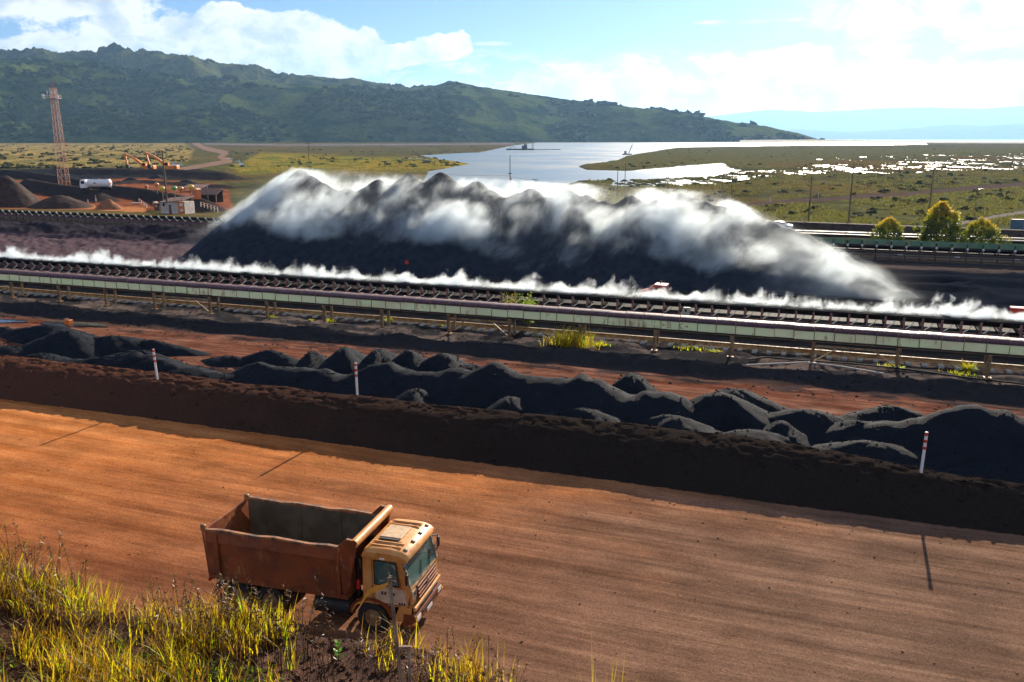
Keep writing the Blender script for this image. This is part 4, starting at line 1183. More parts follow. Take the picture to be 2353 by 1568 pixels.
# grille, bumper, lamps
mb = MB()
for i, z in enumerate((1.56, 1.44, 1.32, 1.20)): mb.box((-.02 + .012 * i, .08, z), (.06, 1.55, .055), bev=.015)
mb.build('grille_slat', TO, tk)
mb = MB(); mb.box((-.045, .08, 1.38), (.025, 1.6, .50)); mb.build('grille', TD, tk)
mb = MB(); mb.tube([(.0, .08, 1.38), (.035, .08, 1.38)], .10, 14); mb.build('emblem', STEEL, tk)
bp = MB()
bp.prism([(-.35, .42), (.02, .40), (.08, .50), (.08, .78), (.03, .86), (-.30, .86)], -W2 - .01, W2 + .01, 'y'); bpo = bp.build('bumper', TO, tk)
mb = MB(); mb.box((.02, 0, 1.00), (.09, 2 * W2 - .1, .16), bev=.03); mb.build('lower_grille', TY, tk)
mb = MB(); mb.box((.08, 0, .98), (.02, 1.4, .05)); mb.box((.08, 0, .68), (.02, 1.1, .07)); mb.build('bumper_slot', TD, tk)
for s_ in (-1, 1):
    mb = MB(); mb.box((.085, s_ * .88, .66), (.03, .30, .17), bev=.03); mb.build('headlight', LAMP, bpo)
    mb = MB(); mb.box((.06, s_ * (W2 - .02), .56), (.10, .10, .12), bev=.03); mb.build('turn_lamp', AMB, bpo)
mb = MB(); mb.box((.09, .0, .53), (.012, .42, .12)); mb.build('number_plate', WHITE, bpo)
for y in (-.35, .35): mb = MB(); mb.bar((-.035, y, 1.69), (-.17, y + .35, 2.12), .02, .02); mb.build('wiper', TD, tk)
# arches and wheels
def arch(x, s_, r, w):
    mb = MB(); a = np.linspace(.08 * PI, .95 * PI, 15)
    y0, y1 = (s_ * (W2 + .03), s_ * (W2 - w))
    for k in range(14):
        q = [(x + (r + d) * math.cos(b), yy, .53 + (r + d) * math.sin(b)) for d in (0, .05) for b in (a[k], a[k + 1]) for yy in (y0, y1)]
        mb.put(q, [(0, 1, 3, 2), (4, 6, 7, 5), (0, 2, 6, 4), (1, 5, 7, 3), (0, 4, 5, 1), (2, 3, 7, 6)])
    q = [(x + .62 * math.cos(b), .53 + .62 * math.sin(b)) for b in a] + [(x + .80 * math.cos(b), .53 + .72 * math.sin(b)) for b in a[::-1]]
    mb.prism(q, s_ * (W2 + .035), s_ * (W2 + .01), 'y')
    return mb.build('wheel_arch', TO, tk, smooth=True)
for s_ in (-1, 1): arch(-1.35, s_, .63, .42)
def wheel(x, y, s_, dual):
    mb = MB(); Rr = .53
    for off in ((0, .34) if dual else (0,)):
        yo = y - s_ * off
        pr = [(.30, -.15), (.46, -.16), (.52, -.13), (Rr, -.07), (Rr, .07), (.52, .13), (.46, .16), (.30, .15)]
        k = 36; vs = []; 
        for i in range(k):
            a = 2 * PI * i / k; lug = .012 if i % 2 else 0
            for r_, h_ in pr: vs.append((x + (r_ - (lug if r_ > .5 else 0)) * math.cos(a), yo + h_, .53 + (r_ - (lug if r_ > .5 else 0)) * math.sin(a)))
        fs = [(i * 8 + j, i * 8 + (j + 1) % 8, ((i + 1) % k) * 8 + (j + 1) % 8, ((i + 1) % k) * 8 + j) for i in range(k) for j in range(8)]
        mb.put(vs, fs)
    wo = mb.build('wheel', TYRE, tk, smooth=True)
    mb = MB(); mb.tube([(x, y - .10, .53), (x, y + .10, .53)], .30, 20); mb.tube([(x, y + s_ * .08, .53), (x, y + s_ * .17, .53)], .13, 14)
    for i in range(8): a = i * PI / 4; mb.tube([(x + .21 * math.cos(a), y + s_ * .10, .53 + .21 * math.sin(a)), (x + .21 * math.cos(a), y + s_ * .125, .53 + .21 * math.sin(a))], .022, 6)
    mb.build('rim', RUST, wo, smooth=True)
for s_ in (-1, 1):
    wheel(-1.35, s_ * .98, s_, False); wheel(-4.9, s_ * 1.0, s_, True); wheel(-6.1, s_ * 1.0, s_, True)
# bed: tub of plates with a raised canopy at the front
XB, XF = -7.02, -2.06; HB = 1.24; ZT, ZF = 2.82, 1.20
mb = MB()
for s_ in (-1, 1):
    a = [(XB, s_ * HB, ZF + .05), (XF, s_ * HB, ZF + .05), (XF, s_ * HB, ZT), (XB, s_ * HB, ZT)]
    if s_ > 0: a = [a[1], a[0], a[3], a[2]]
    mb.slab(*a, .05)
mb.build('side_wall', TO, tk)
mb = MB()
for s_ in (-1, 1):
    mb.box(((XB + XF) / 2 - .02, s_ * (HB - .055), (ZT + ZF) / 2), (XF - XB - .12, .012, ZT - ZF - .12))
mb.box((XF - .075, 0, (ZT + ZF) / 2), (.012, 2 * HB - .14, ZT - ZF - .1))
mb.box(((XB + XF) / 2, 0, ZF + .055), (XF - XB - .1, 2 * HB - .14, .012))
for x in (-3.5, -5.0): mb.box((x, HB - .07, (ZT + ZF) / 2), (.05, .02, ZT - ZF - .2))
mb.build('bed_lining', TIN, tk)
mb = MB(); mb.box(((XB + XF) / 2, 0, ZF), (XF - XB, 2 * HB - .02, .09)); mb.box((XF - .03, 0, (ZT + ZF) / 2 + .05), (.06, 2 * HB - .12, ZT - ZF - .05)); mb.build('bed_floor', TO, tk)
RLD = paint('rail_dust', (.40, .17, .06), (.10, .06, .04), (.05, .035, .03), 2.6, .5)
for s_ in (-1, 1):
    mb = MB()
    k = 9; xs = np.linspace(XB + .05, XF, k)
    for i in range(k - 1):
        za, zb_ = ZT + .03 * math.sin(i * 2.1 + s_), ZT + .03 * math.sin(i * 2.1 + 2.1 + s_)
        mb.bar((xs[i], s_ * HB, za), (xs[i + 1], s_ * HB, zb_), .11, .07)
    mb.build('top_rail', RLD, tk)
mb = MB()
for s_ in (-1, 1):
    mb.slab((XB + .1, s_ * (HB + .075), 2.42), (XF, s_ * (HB + .075), 2.42), (XF, s_ * (HB + .02), 2.78), (XB + .1, s_ * (HB + .02), 2.78), .02)
    for x in (-6.6, -2.35): mb.box((x, s_ * (HB + .05), 1.95), (.12, .10, 1.5))
    mb.box((-4.5, s_ * (HB + .04), 1.22), (4.9, .09, .14))
mb.build('side_rib', TO, tk)
tg = MB(); tg.slab((XB, HB, ZF - .05), (XB, -HB, ZF - .05), (XB - .12, -HB, ZT - .08), (XB - .12, HB, ZT - .08), .06)
for y in (-1.0, 0, 1.0): tg.box((XB - .10, y, 2.0), (.10, .10, 1.45))
tgo = tg.build('tailgate', TO, tk)
mb = MB()
for s_ in (-1, 1): mb.box((XB - .06, s_ * (HB - .02), ZT + .02), (.18, .12, .24), bev=.03)
mb.build('hinge_post', RLD, tgo)
mb = MB()
for s_ in (-1, 1): mb.box((XB - .12, s_ * .95, .95), (.08, .30, .14), bev=.02)
mb.build('tail_lamp', RLENS, tk)
# canopy: inclined shield with a big rolled tube along its top edge
mb = MB(); mb.slab((XF - .02, -HB + .02, 2.70), (XF + .02, HB - .02, 2.70), (XF + .34, HB - .02, 3.10), (XF + .30, -HB + .02, 3.10), .06)
mb.slab((XF - .02, -HB, 2.40), (XF + .30, -HB, 2.95), (XF + .30, -HB + .02, 3.10), (XF - .10, -HB + .02, 2.85), .06)
cn = mb.build('canopy', TO, tk)
mb = MB(); mb.tube([(XF + .26, -HB - .04, 3.02), (XF + .28, 0, 3.04), (XF + .30, HB + .06, 3.06)], .135, 18); mb.build('canopy_tube', TY, cn, smooth=True)
for s_ in (-1, 1):
    mb = MB(); mb.prism([(XF - .30, 2.86), (XF + .02, 3.16), (XF + .34, 3.12), (XF + .30, 2.80), (XF + .06, 1.6), (XF - .08, 1.3), (XF - .16, 1.3)], s_ * (HB + .06), s_ * (HB - .04), 'y'); mb.build('canopy_cheek', TO, cn)
mb = MB(); mb.tube([(XF + .18, -.9, 1.1), (XF + .18, -.9, 2.3), (XF + .12, -.9, 2.5)], .07, 10); mb.build('exhaust_stack', TD, tk, smooth=True)
mb = MB(); mb.tube([(XF + .12, .2, 1.0), (XF + .12, .2, 2.55)], .11, 12); mb.build('hoist_ram', TD, tk, smooth=True)
mb = MB(); mb.box((XF + .22, -1.0, 1.55), (.10, .16, .32), bev=.03); mb.build('fire_extinguisher', RLENS, tk)
# seats and wheel inside, and the driver
mb = MB(); mb.box((-1.15, -.52, 1.42), (.5, .5, .18), bev=.05); mb.box((-1.38, -.52, 1.80), (.14, .48, .72), bev=.05); mb.box((-1.15, .52, 1.42), (.5, .5, .18), bev=.05); mb.box((-1.38, .52, 1.80), (.14, .48, .72), bev=.05); mb.build('seat', TD, tk)
mb = MB(); mb.box((-.25, 0, 1.55), (.30, 2.0, .28), bev=.05); mb.build('dashboard', TD, tk)
wl_ = MB(); k = 20; wl_.tube([(-.62 + .10 * math.sin(2 * PI * i / k), -.52 + .22 * math.cos(2 * PI * i / k), 1.78 + .17 * math.sin(2 * PI * i / k)) for i in range(k + 1)], .018, 6, cap=False); wl_.build('steering_wheel', TD, tk)

def skin_body(name, verts, edges, radii, mat, parent, sub=1):
    me = bpy.data.meshes.new(name); me.from_pydata(verts, edges, [])
    o = bpy.data.objects.new(name, me); COL.objects.link(o)
    sm = o.modifiers.new('skin', 'SKIN'); sm.use_smooth_shade = True
    for i, r_ in enumerate(radii):
        me.skin_vertices[0].data[i].radius = (r_, r_) if not isinstance(r_, tuple) else r_
    me.skin_vertices[0].data[0].use_root = True
    if sub: o.modifiers.new('sub', 'SUBSURF').levels = sub; o.modifiers['sub'].render_levels = sub
    dg = bpy.context.evaluated_depsgraph_get(); ev = o.evaluated_get(dg)
    m2 = bpy.data.meshes.new_from_object(ev); bpy.data.objects.remove(o)
    m2.materials.clear(); m2.materials.append(mat)
    o = bpy.data.objects.new(name, m2); COL.objects.link(o)
    m2.polygons.foreach_set('use_smooth', [True] * len(m2.polygons))
    if parent: o.parent = parent
    return o
bx_, by_ = -1.18, -.52
V = [(bx_, by_, 1.54), (bx_ - .02, by_, 1.75), (bx_ - .02, by_, 1.98), (bx_, by_, 2.10), (bx_ + .02, by_, 2.19), (bx_ + .03, by_, 2.30), (bx_ + .03, by_, 2.385),
     (bx_ + .02, by_ - .20, 1.97), (bx_ + .22, by_ - .26, 1.76), (bx_ + .50, by_ - .17, 1.82), (bx_ + .02, by_ + .20, 1.97), (bx_ + .22, by_ + .26, 1.76), (bx_ + .50, by_ + .17, 1.82),
     (bx_ + .12, by_ - .11, 1.56), (bx_ + .50, by_ - .13, 1.56), (bx_ + .55, by_ - .13, 1.20), (bx_ + .12, by_ + .11, 1.56), (bx_ + .50, by_ + .13, 1.56), (bx_ + .55, by_ + .13, 1.20)]
E_ = [(0, 1), (1, 2), (2, 3), (3, 4), (4, 5), (5, 6), (2, 7), (7, 8), (8, 9), (2, 10), (10, 11), (11, 12), (0, 13), (13, 14), (14, 15), (0, 16), (16, 17), (17, 18)]
Rr_ = [(.15, .12), (.15, .11), (.16, .11), .06, .075, .095, .07, .06, .045, .035, .06, .045, .035, .08, .06, .045, .08, .06, .045]
pq = thing('person', 'driver in a brown shirt sitting at the wheel of the dump truck', 'person', tk.location, math.radians(-15.9))
body = skin_body('body', V, E_, Rr_, SKIN, pq)
shirt = skin_body('shirt', V[:3] + [V[7], V[8], V[10], V[11]], [(0, 1), (1, 2), (2, 3), (3, 4), (2, 5), (5, 6)], [(.165, .135), (.165, .125), (.175, .125), .072, .055, .072, .055], SHIRT, pq)
mb = MB(); mb.ball((bx_ + .01, by_, 2.345), .105, (1.0, .95, .85), n=2); mb.build('hair', TD, pq, smooth=True)
mb = MB(); mb.ball((bx_ + .128, by_, 2.285), .018, (1, .8, 1.3), n=1); mb.build('nose', SKIN, pq, smooth=True)
mb = MB(); mb.ball((bx_ + .108, by_ - .035, 2.31), .012, n=1); mb.ball((bx_ + .108, by_ + .035, 2.31), .012, n=1); mb.build('eye', TD, pq)

# ================================================================ FAR YARD, TOWER, VEHICLES, POLES
def gz1(x, y): return float(ground_z(np.array([x]), np.array([y]))[0])
def stand(u, v, zg=-2.5):
    """a spot on the ground seen at u, v"""
    for _ in range(4):
        q = px(u, v, zg); zg = gz1(q[0], q[1])
    return np.array([q[0], q[1], zg])
def v_height(q, v):
    """height above q of what is seen at the row v straight over it"""
    lo, hi = 0, 80
    for _ in range(40):
        mid = (lo + hi) / 2
        if proj(q[0], q[1], q[2] + mid)[1] > v: lo = mid
        else: hi = mid
    return lo
WOOD = paint('pole_wood', (.12, .07, .045), (.20, .13, .09), None, 2.0, .85)
TOWER_P = paint('tower_paint', (.42, .15, .07), (.50, .30, .20), None, .25, .6)
GALV = flat('galvanised', (.45, .44, .42), .45, .4)
def to_px(mm_per): return mm_per
# lattice mast
q = stand(147, 416); Ht = v_height(q, 203)
tw = thing('lattice_tower', 'tall rusty lattice mast with an antenna platform at far left', 'tower', q)
mb = MB(); nb = 14
def half(z): return 1.35 + (.75 - 1.35) * z / Ht
for k in range(nb):
    z0, z1 = Ht * k / nb, Ht * (k + 1) / nb; a, b = half(z0), half(z1)
    c0 = [(-a, -a, z0), (a, -a, z0), (a, a, z0), (-a, a, z0)]; c1 = [(-b, -b, z1), (b, -b, z1), (b, b, z1), (-b, b, z1)]
    for i in range(4):
        j = (i + 1) % 4
        mb.bar(c0[i], c1[i], .12, .12); mb.bar(c1[i], c1[j], .07, .07)
        mb.bar(c0[i], c1[j], .05, .05); mb.bar(c0[j], c1[i], .05, .05)
mb.build('lattice', TOWER_P, tw)
zt_ = Ht * .90
mb = MB(); mb.box((0, 0, zt_), (3.2, 3.2, .14))
for a, b in (((-1.55, -1.55), (1.55, -1.55)), ((1.55, -1.55), (1.55, 1.55)), ((1.55, 1.55), (-1.55, 1.55)), ((-1.55, 1.55), (-1.55, -1.55))):
    mb.bar((a[0], a[1], zt_ + 1.0), (b[0], b[1], zt_ + 1.0), .07, .07); mb.bar((a[0], a[1], zt_), (a[0], a[1], zt_ + 1.0), .08, .08)
mb.build('platform', TOWER_P, tw)
for x, z in ((-2.5, .9), (-2.2, .2), (2.3, .4)):
    mb = MB(); mb.tube([(x, -1.9, zt_ + z), (x, -2.2, zt_ + z)], [.38, .44], 16); mb.bar((x, -1.7, zt_ + z), (0, -1.5, zt_ + z), .1, .1); mb.build('dish_antenna', WHITE, tw, smooth=True)
for x in (-1.2, 0.1, 1.3): mb = MB(); mb.box((x, -1.7, zt_ + 1.9), (.28, .18, 1.2)); mb.bar((x, -1.7, zt_), (x, -1.7, zt_ + 2.6), .1, .1); mb.build('panel_antenna', GALV, tw)
mb = MB(); mb.tube([(0, 0, zt_), (0, 0, Ht + 4.0)], [.22, .05], 8); mb.build('lightning_rod', TOWER_P, tw)

# power and light poles
def pole(u, vb, vt, r, label, arm=None, top=None, zg=-2.5, lean=0.0):
    q = stand(u, vb, zg); h = v_height(q, vt)
    o = thing('utility_pole', label, 'pole', q, 0, 'utility poles around the yard'); o.rotation_euler.y = lean
    mb = MB(); mb.tube([(0, 0, -.3), (0, 0, h)], [r * .8, r * .5], 10); mb.build('pole_shaft', WOOD, o, smooth=True)
    if arm:
        mb = MB(); mb.box((0, -.1, h - arm[1]), (arm[0], .12, .14)); a = mb.build('crossarm', WOOD, o)
        for k in (-1, 0, 1): mb = MB(); mb.tube([(k * arm[0] * .44, -.1, h - arm[1] + .05), (k * arm[0] * .44, -.1, h - arm[1] + .32)], .07, 6); mb.build('insulator', GALV, a)
    if top == 'ring':
        mb = MB(); k = 16; mb.tube([(.55 * math.cos(2 * PI * i / k), .55 * math.sin(2 * PI * i / k), h * .55) for i in range(k + 1)], .10, 6, cap=False); mb.box((0, 0, h * .55), (1.1, .08, .08)); mb.build('cable_ring', DARKST, o)
        mb = MB(); mb.box((.25, 0, h * .42), (.5, .4, .8)); mb.build('transformer', GALV, o)
    if top == 'lamp':
        mb = MB(); mb.bar((0, 0, h - .2), (.9, 0, h), .07, .07); mb.box((1.0, 0, h), (.5, .2, .1)); mb.build('lamp_head', GALV, o)
    return o, q, h
P_ = {}
P_['a'] = pole(384, 468, 346, .30, 'leaning dark brown pole beside the white workshop at left')
P_['b'] = pole(713, 425, 325, .20, 'pole rising behind the left peak of the stockpile', (2.2, .8))
P_['c'] = pole(1172, 450, 357, .20, 'pole with a ring and box in front of the lake', None, 'ring')
P_['d'] = pole(1229, 456, 411, .18, 'short pole with a crossarm behind the stockpile', (1.5, .3))
P_['e'] = pole(1418, 452, 381, .16, 'thin pole at the lake marsh, left of a pair behind the stockpile')
P_['f'] = pole(1435, 452, 375, .16, 'thin pole at the lake marsh, right of a pair behind the stockpile')
P_['g'] = pole(1659, 448, 399, .16, 'thin pole behind the right end of the stockpile, left of a pair')
P_['h'] = pole(1680, 458, 397, .16, 'thin pole behind the right end of the stockpile, right of a pair')
P_['i'] = pole(1857, 514, 405, .20, 'pole by the highway nearest the white car')
P_['j'] = pole(1949, 517, 376, .21, 'tall pole by the highway, right of the pole nearest the car')
P_['k'] = pole(2132, 512, 389, .20, 'tall pole behind the tallest tree')
P_['l'] = pole(2238, 508, 434, .10, 'thin pole beside the track behind the right tree', None, 'lamp')
P_['m'] = pole(462, 470, 428, .10, 'thin pole among the workshop sheds at left')
def wire(a, fa, b, fb, sag, label):
    (o1, q1, h1), (o2, q2, h2) = P_[a], P_[b]
    A = q1 + np.array([0, 0, h1 * fa]); B = q2 + np.array([0, 0, h2 * fb])
    mb = MB(); mb.tube([A + (B - A) * k - np.array([0, 0, sag * 4 * k * (1 - k)]) for k in np.linspace(0, 1, 15)], .028, 4)
    tag(mb.build('cable', DARKST), label, 'cable', 'cables strung between the poles')
wire('i', .70, 'h', .35, 1.2, 'cable sagging left from the pole nearest the white car')
wire('j', .42, 'k', .48, 1.6, 'upper cable between the two tall poles by the highway')
wire('j', .36, 'k', .42, 1.6, 'lower cable between the two tall poles by the highway')
wire('b', .55, 'c', .5, 1.4, 'cable from the pole behind the left peak to the ringed pole')
wire('c', .48, 'e', .5, 1.2, 'cable from the ringed pole to the thin pair at the marsh')

# excavators
EXY = paint('excavator_orange', (.85, .21, .008), (.88, .28, .015), (.60, .16, .02), 1.0, .45, gr=.2)
def excavator(u, v, sc, label, swing):
    q = stand(u, v); o = thing('excavator', label, 'excavator', q, PI, 'excavators at the edge of the marsh'); o.scale = (sc, sc, sc)
    for y in (-1.3, 1.3):
        mb = MB(); mb.prism([(-2.2, .15), (2.2, .15), (2.5, .5), (2.2, .9), (-2.2, .9), (-2.5, .5)], y - .35, y + .35, 'y'); mb.build('track', BLACKR, o)
    mb = MB(); mb.box((-.7, 0, 1.75), (3.6, 2.8, 1.2), bev=.15); mb.box((-2.2, 0, 1.7), (.9, 2.8, 1.3), bev=.2); mb.build('body', EXY, o)
    mb = MB(); mb.prism([(.0, 2.3), (1.5, 1.4), (1.7, 2.3), (1.3, 3.3), (.0, 3.3)], .35, 1.35, 'y'); cb = mb.build('cab', EXY, o)
    mb = MB(); mb.box((.75, 1.36, 2.75), (1.0, .03, .8)); mb.box((.75, .34, 2.75), (1.0, .03, .8)); mb.build('cab_window', BLACKR, cb)
    mb = MB(); mb.bar((1.0, -.3, 2.0), (4.2, -.3, 4.6), .55, .8); mb.bar((4.0, -.3, 4.5), (7.4, -.3, 6.2), .5, .62); mb.build('boom', EXY, o)
    mb = MB(); mb.bar((7.6, -.3, 6.5), (7.0 - .4 * swing, -.3, 2.6), .42, .5); mb.build('arm', EXY, o)
    mb = MB(); mb.prism([(6.5 - .4 * swing, 2.7), (7.4 - .4 * swing, 2.7), (7.6 - .4 * swing, 1.6), (6.9 - .4 * swing, 1.2), (6.4 - .4 * swing, 1.7)], -.9, .3, 'y'); mb.build('bucket', DARKST, o)
    mb = MB(); mb.bar((5.0, -.3, 5.4), (7.4, -.3, 6.9), .14, .14); mb.build('ram', GALV, o)
    return o
excavator(340, 397, 1.4, 'orange excavator with folded boom at the edge of the tan field, left one', 0)
excavator(392, 397, 1.5, 'orange excavator with folded boom beside the brown pole, right one', .8)

# white tanker lorry
WT = flat('tanker_white', (.80, .80, .82), .35, var=.06)
q = stand(224, 446); q = q + np.array([0, 0, .0])
tq = thing('tanker_truck', 'white tank lorry driving left behind the dark earth bank', 'truck', q, PI - .12)
sc_ = 68 / F * math.hypot(q[1], CAM_H) / 8.6; tq.scale = (sc_,) * 3
mb = MB(); mb.prism([(2.6, .6), (4.3, .6), (4.35, 1.7), (4.1, 2.75), (3.9, 2.95), (2.7, 2.95)], -1.2, 1.2, 'y'); cbo = mb.build('cab', WT, tq)
mb = MB(); mb.slab((4.36, -1.05, 1.75), (4.36, 1.05, 1.75), (4.13, 1.0, 2.65), (4.13, -1.0, 2.65), .03); mb.build('windscreen', BLACKR, cbo)
for y in (-1.21, 1.21): mb = MB(); mb.box((3.45, y, 2.15), (1.0, .03, .75)); mb.build('side_window', BLACKR, cbo)
mb = MB(); mb.tube([(-4.3, 0, 1.95), (-4.1, 0, 1.95), (2.2, 0, 1.95), (2.4, 0, 1.95)], [.85, 1.1, 1.1, .85], 20); mb.build('tank', WT, tq, smooth=True)
mb = MB(); mb.tube([(-1, 0, 3.0), (-1, 0, 3.2)], .3, 10); mb.box((-1, 0, 3.06), (5, .5, .05)); mb.build('tank_walkway', GALV, tq)
mb = MB(); mb.box((-.2, 0, .8), (8.4, .9, .25)); mb.build('chassis', DARKST, tq)
mb = MB(); mb.box((-4.36, 0, 1.9), (.05, .9, .5)); mb.build('rear_panel', ORANGE, tq)
mb = MB(); mb.box((-.2, -1.11, 2.0), (.5, .04, .35)); mb.box((-.2, 1.11, 2.0), (.5, .04, .35)); mb.build('tank_mark', BLACKR, tq)
for x in (3.3, -2.2, -3.4):
    for y in (-1.0, 1.0): mb = MB(); mb.tube([(x, y - .18, .5), (x, y + .18, .5)], .5, 14); mb.build('wheel', BLACKR, tq, smooth=True)

# cars and small vehicles
def car(q, rz, label, mat, sc=1.0):
    o = thing('parked_car' if 'parked' in label else 'car', label, 'car', q, rz); o.scale = (sc,) * 3
    mb = MB(); pr = [(-2.0, .35), (2.05, .35), (2.12, .62), (2.0, .82), (1.15, .98), (.45, 1.42), (-1.2, 1.48), (-1.95, 1.05), (-2.08, .75)]
    n_ = len(pr); vs = []
    for y, k in ((-.86, .0), (-.80, .0), (.80, 0), (.86, 0)):
        for a, b in pr: vs.append((a, y * (.80 if b > 1.2 else 1), b))
    fs = [tuple(range(n_)), tuple(reversed(range(3 * n_, 4 * n_)))] + [(i * n_ + k, i * n_ + (k + 1) % n_, (i + 1) * n_ + (k + 1) % n_, (i + 1) * n_ + k) for i in range(3) for k in range(n_)]
    mb.put(vs, fs); b = mb.build('body', mat, o, smooth=True)
    mb = MB()
    for s_ in (-1, 1):
        mb.slab((.98, s_ * .855, .98), (-1.5, s_ * .865, .98), (-1.12, s_ * .73, 1.40), (.42, s_ * .73, 1.36), .03 * s_)
    mb.build('side_window', BLACKR, o)
    mb = MB(); mb.slab((1.16, -.70, 1.0), (1.16, .70, 1.0), (.50, .60, 1.42), (.50, -.60, 1.42), .02); mb.build('windscreen', BLACKR, o)
    mb = MB(); mb.slab((-1.95, .66, 1.08), (-1.95, -.66, 1.08), (-1.27, -.58, 1.46), (-1.27, .58, 1.46), .02); mb.build('rear_window', BLACKR, o)
    for s_ in (-1, 1): mb = MB(); mb.box((2.04, s_ * .6, .75), (.08, .36, .14), bev=.03); mb.build('headlight', LAMP, o); mb = MB(); mb.box((-2.03, s_ * .65, .85), (.06, .25, .2)); mb.build('tail_lamp', RLENS, o)
    for x in (-1.3, 1.3):
        for s_ in (-1, 1):
            mb = MB(); mb.tube([(x, s_ * .70, .33), (x, s_ * .90, .33)], .33, 16); w_ = mb.build('wheel', BLACKR, o, smooth=True)
            mb = MB(); mb.tube([(x, s_ * .89, .33), (x, s_ * .915, .33)], .2, 12); mb.build('rim', GALV, w_)
    return o
CARW = flat('car_silver', (.62, .66, .72), .28, var=.05)
q = px(1794, 527, HZ); car(q, math.radians(-24), 'silver white car on the wet highway, half hidden by steam', CARW, 1.0)
q = stand(406, 384); car(q, math.radians(35), 'small white car on the dirt track beside the tan field', WT, 1.5)

EARTH = ore_mat('dark_earth', (.045, .030, .028), (.075, .050, .040), (.12, .08, .06), .5)
def mound(u, v, wpx, hpx, lab, seed, mat=EARTH):
    q = stand(u, v); k_ = math.hypot(q[1], CAM_H) / F; nr, na = 30, 72
    rho = np.linspace(0, 1, nr)[:, None] * np.ones((1, na)); an = np.linspace(0, 2 * PI, na, endpoint=False)[None, :] * np.ones((nr, 1))
    X = rho * np.cos(an) * wpx * k_; Y = rho * np.sin(an) * wpx * k_ * .8; e = .25
    Z = hpx * k_ * (math.sqrt(1 + e * e) - np.sqrt(rho ** 2 + e * e)) / (math.sqrt(1 + e * e) - e)
    Z = Z * (1 + .25 * (fbm(X / 5 + seed, Y / 5, 701, 3) - .5)) + .5 * (fbm(X / 1.7 + seed, Y / 1.7, 703, 3) - .5) - .5 * rho ** 3
    i = np.arange(nr * na).reshape(nr, na); f = np.stack([i[:-1], np.roll(i[:-1], -1, 1), np.roll(i[1:], -1, 1), i[1:]], -1).reshape(-1, 4)
    o = mesh_np('earth_mound', np.stack([X.ravel(), Y.ravel(), Z.ravel()], 1), f, mat); o.location = tuple(q)
    return tag(o, lab, 'mound', 'earth mounds in the left yard')
ORE_FAR = ore_mat('far_spoil', (.022, .022, .026), (.036, .034, .038), (.06, .058, .06), .5)

# workshop sheds
WALLW = paint('workshop_wall', (.62, .55, .50), (.50, .42, .38), (.34, .18, .12), .8, .8)
ROOFR = paint('rust_roof', (.13, .065, .05), (.20, .09, .06), (.09, .05, .04), .6, .7)
q = stand(408, 474); hs = thing('workshop', 'small white walled workshop with sloping rusty roof and an orange bay', 'building', q, math.radians(-14))
k_ = math.hypot(q[1], CAM_H) / F
wd = 62 * k_; ht = 30 * k_
mb = MB(); mb.box((0, 0, ht * .45), (wd, wd * .6, ht * .9)); mb.build('wall', WALLW, hs)
mb = MB(); mb.slab((-wd * .56, -wd * .36, ht * .84), (wd * .52, -wd * .36, ht * 1.06), (wd * .52, wd * .36, ht * 1.30), (-wd * .56, wd * .36, ht * 1.10), .12); mb.build('roof', ROOFR, hs)
mb = MB(); mb.box((wd * .36, -wd * .31, ht * .5), (wd * .26, .08, ht * .92)); by = mb.build('orange_bay', ORANGE, hs)
mb = MB(); mb.box((wd * .38, -wd * .325, ht * .72), (wd * .12, .06, ht * .2)); mb.box((wd * .38, -wd * .325, ht * .3), (wd * .12, .06, ht * .16)); mb.build('sign_board', WHITE, by)
mb = MB(); mb.box((-wd * .10, -wd * .305, ht * .35), (wd * .10, .06, ht * .7)); mb.build('door', ROOFR, hs)
mb = MB(); mb.box((-wd * .36, -wd * .305, ht * .68), (wd * .08, .06, ht * .2)); mb.build('window', BLACKR, hs)
q = stand(478, 466); hs = thing('open_shed', 'open shed with a rusty brown roof right of the white workshop', 'shed', q, math.radians(-8))
k_ = math.hypot(q[1], CAM_H) / F; wd = 62 * k_; ht = 30 * k_
mb = MB(); mb.slab((-wd / 2, -wd * .3, ht * .62), (wd / 2, -wd * .3, ht * .62), (wd / 2, wd * .25, ht * 1.05), (-wd / 2, wd * .25, ht * 1.05), .12); mb.build('roof', ROOFR, hs)
for x in (-.46, -.15, .15, .46): mb = MB(); mb.box((x * wd, -wd * .26, ht * .3), (.18, .18, ht * .62)); mb.build('post', RUST, hs)
mb = MB(); mb.box((0, wd * .24, ht * .45), (wd * .96, .1, ht * .9)); mb.build('back_wall', DARKST, hs)
q = stand(448, 440); hs = thing('open_shed', 'pale low shed roof half behind the rusty open shed', 'shed', q, math.radians(-8)); k_ = math.hypot(q[1], CAM_H) / F
mb = MB(); mb.slab((-25 * k_, -2, 9 * k_), (25 * k_, -2, 9 * k_), (25 * k_, 3, 15 * k_), (-25 * k_, 3, 15 * k_), .12); mb.build('roof', ROOFR, hs)
for x in (-20, 0, 20): mb = MB(); mb.box((x * k_, -1.5, 5 * k_), (.2, .2, 10 * k_)); mb.build('post', RUST, hs)
mb = MB(); mb.box((0, 2.5, 5 * k_), (44 * k_, .15, 10 * k_)); mb.build('back_wall', WALLW, hs)
for u in (478, 448):
    pass
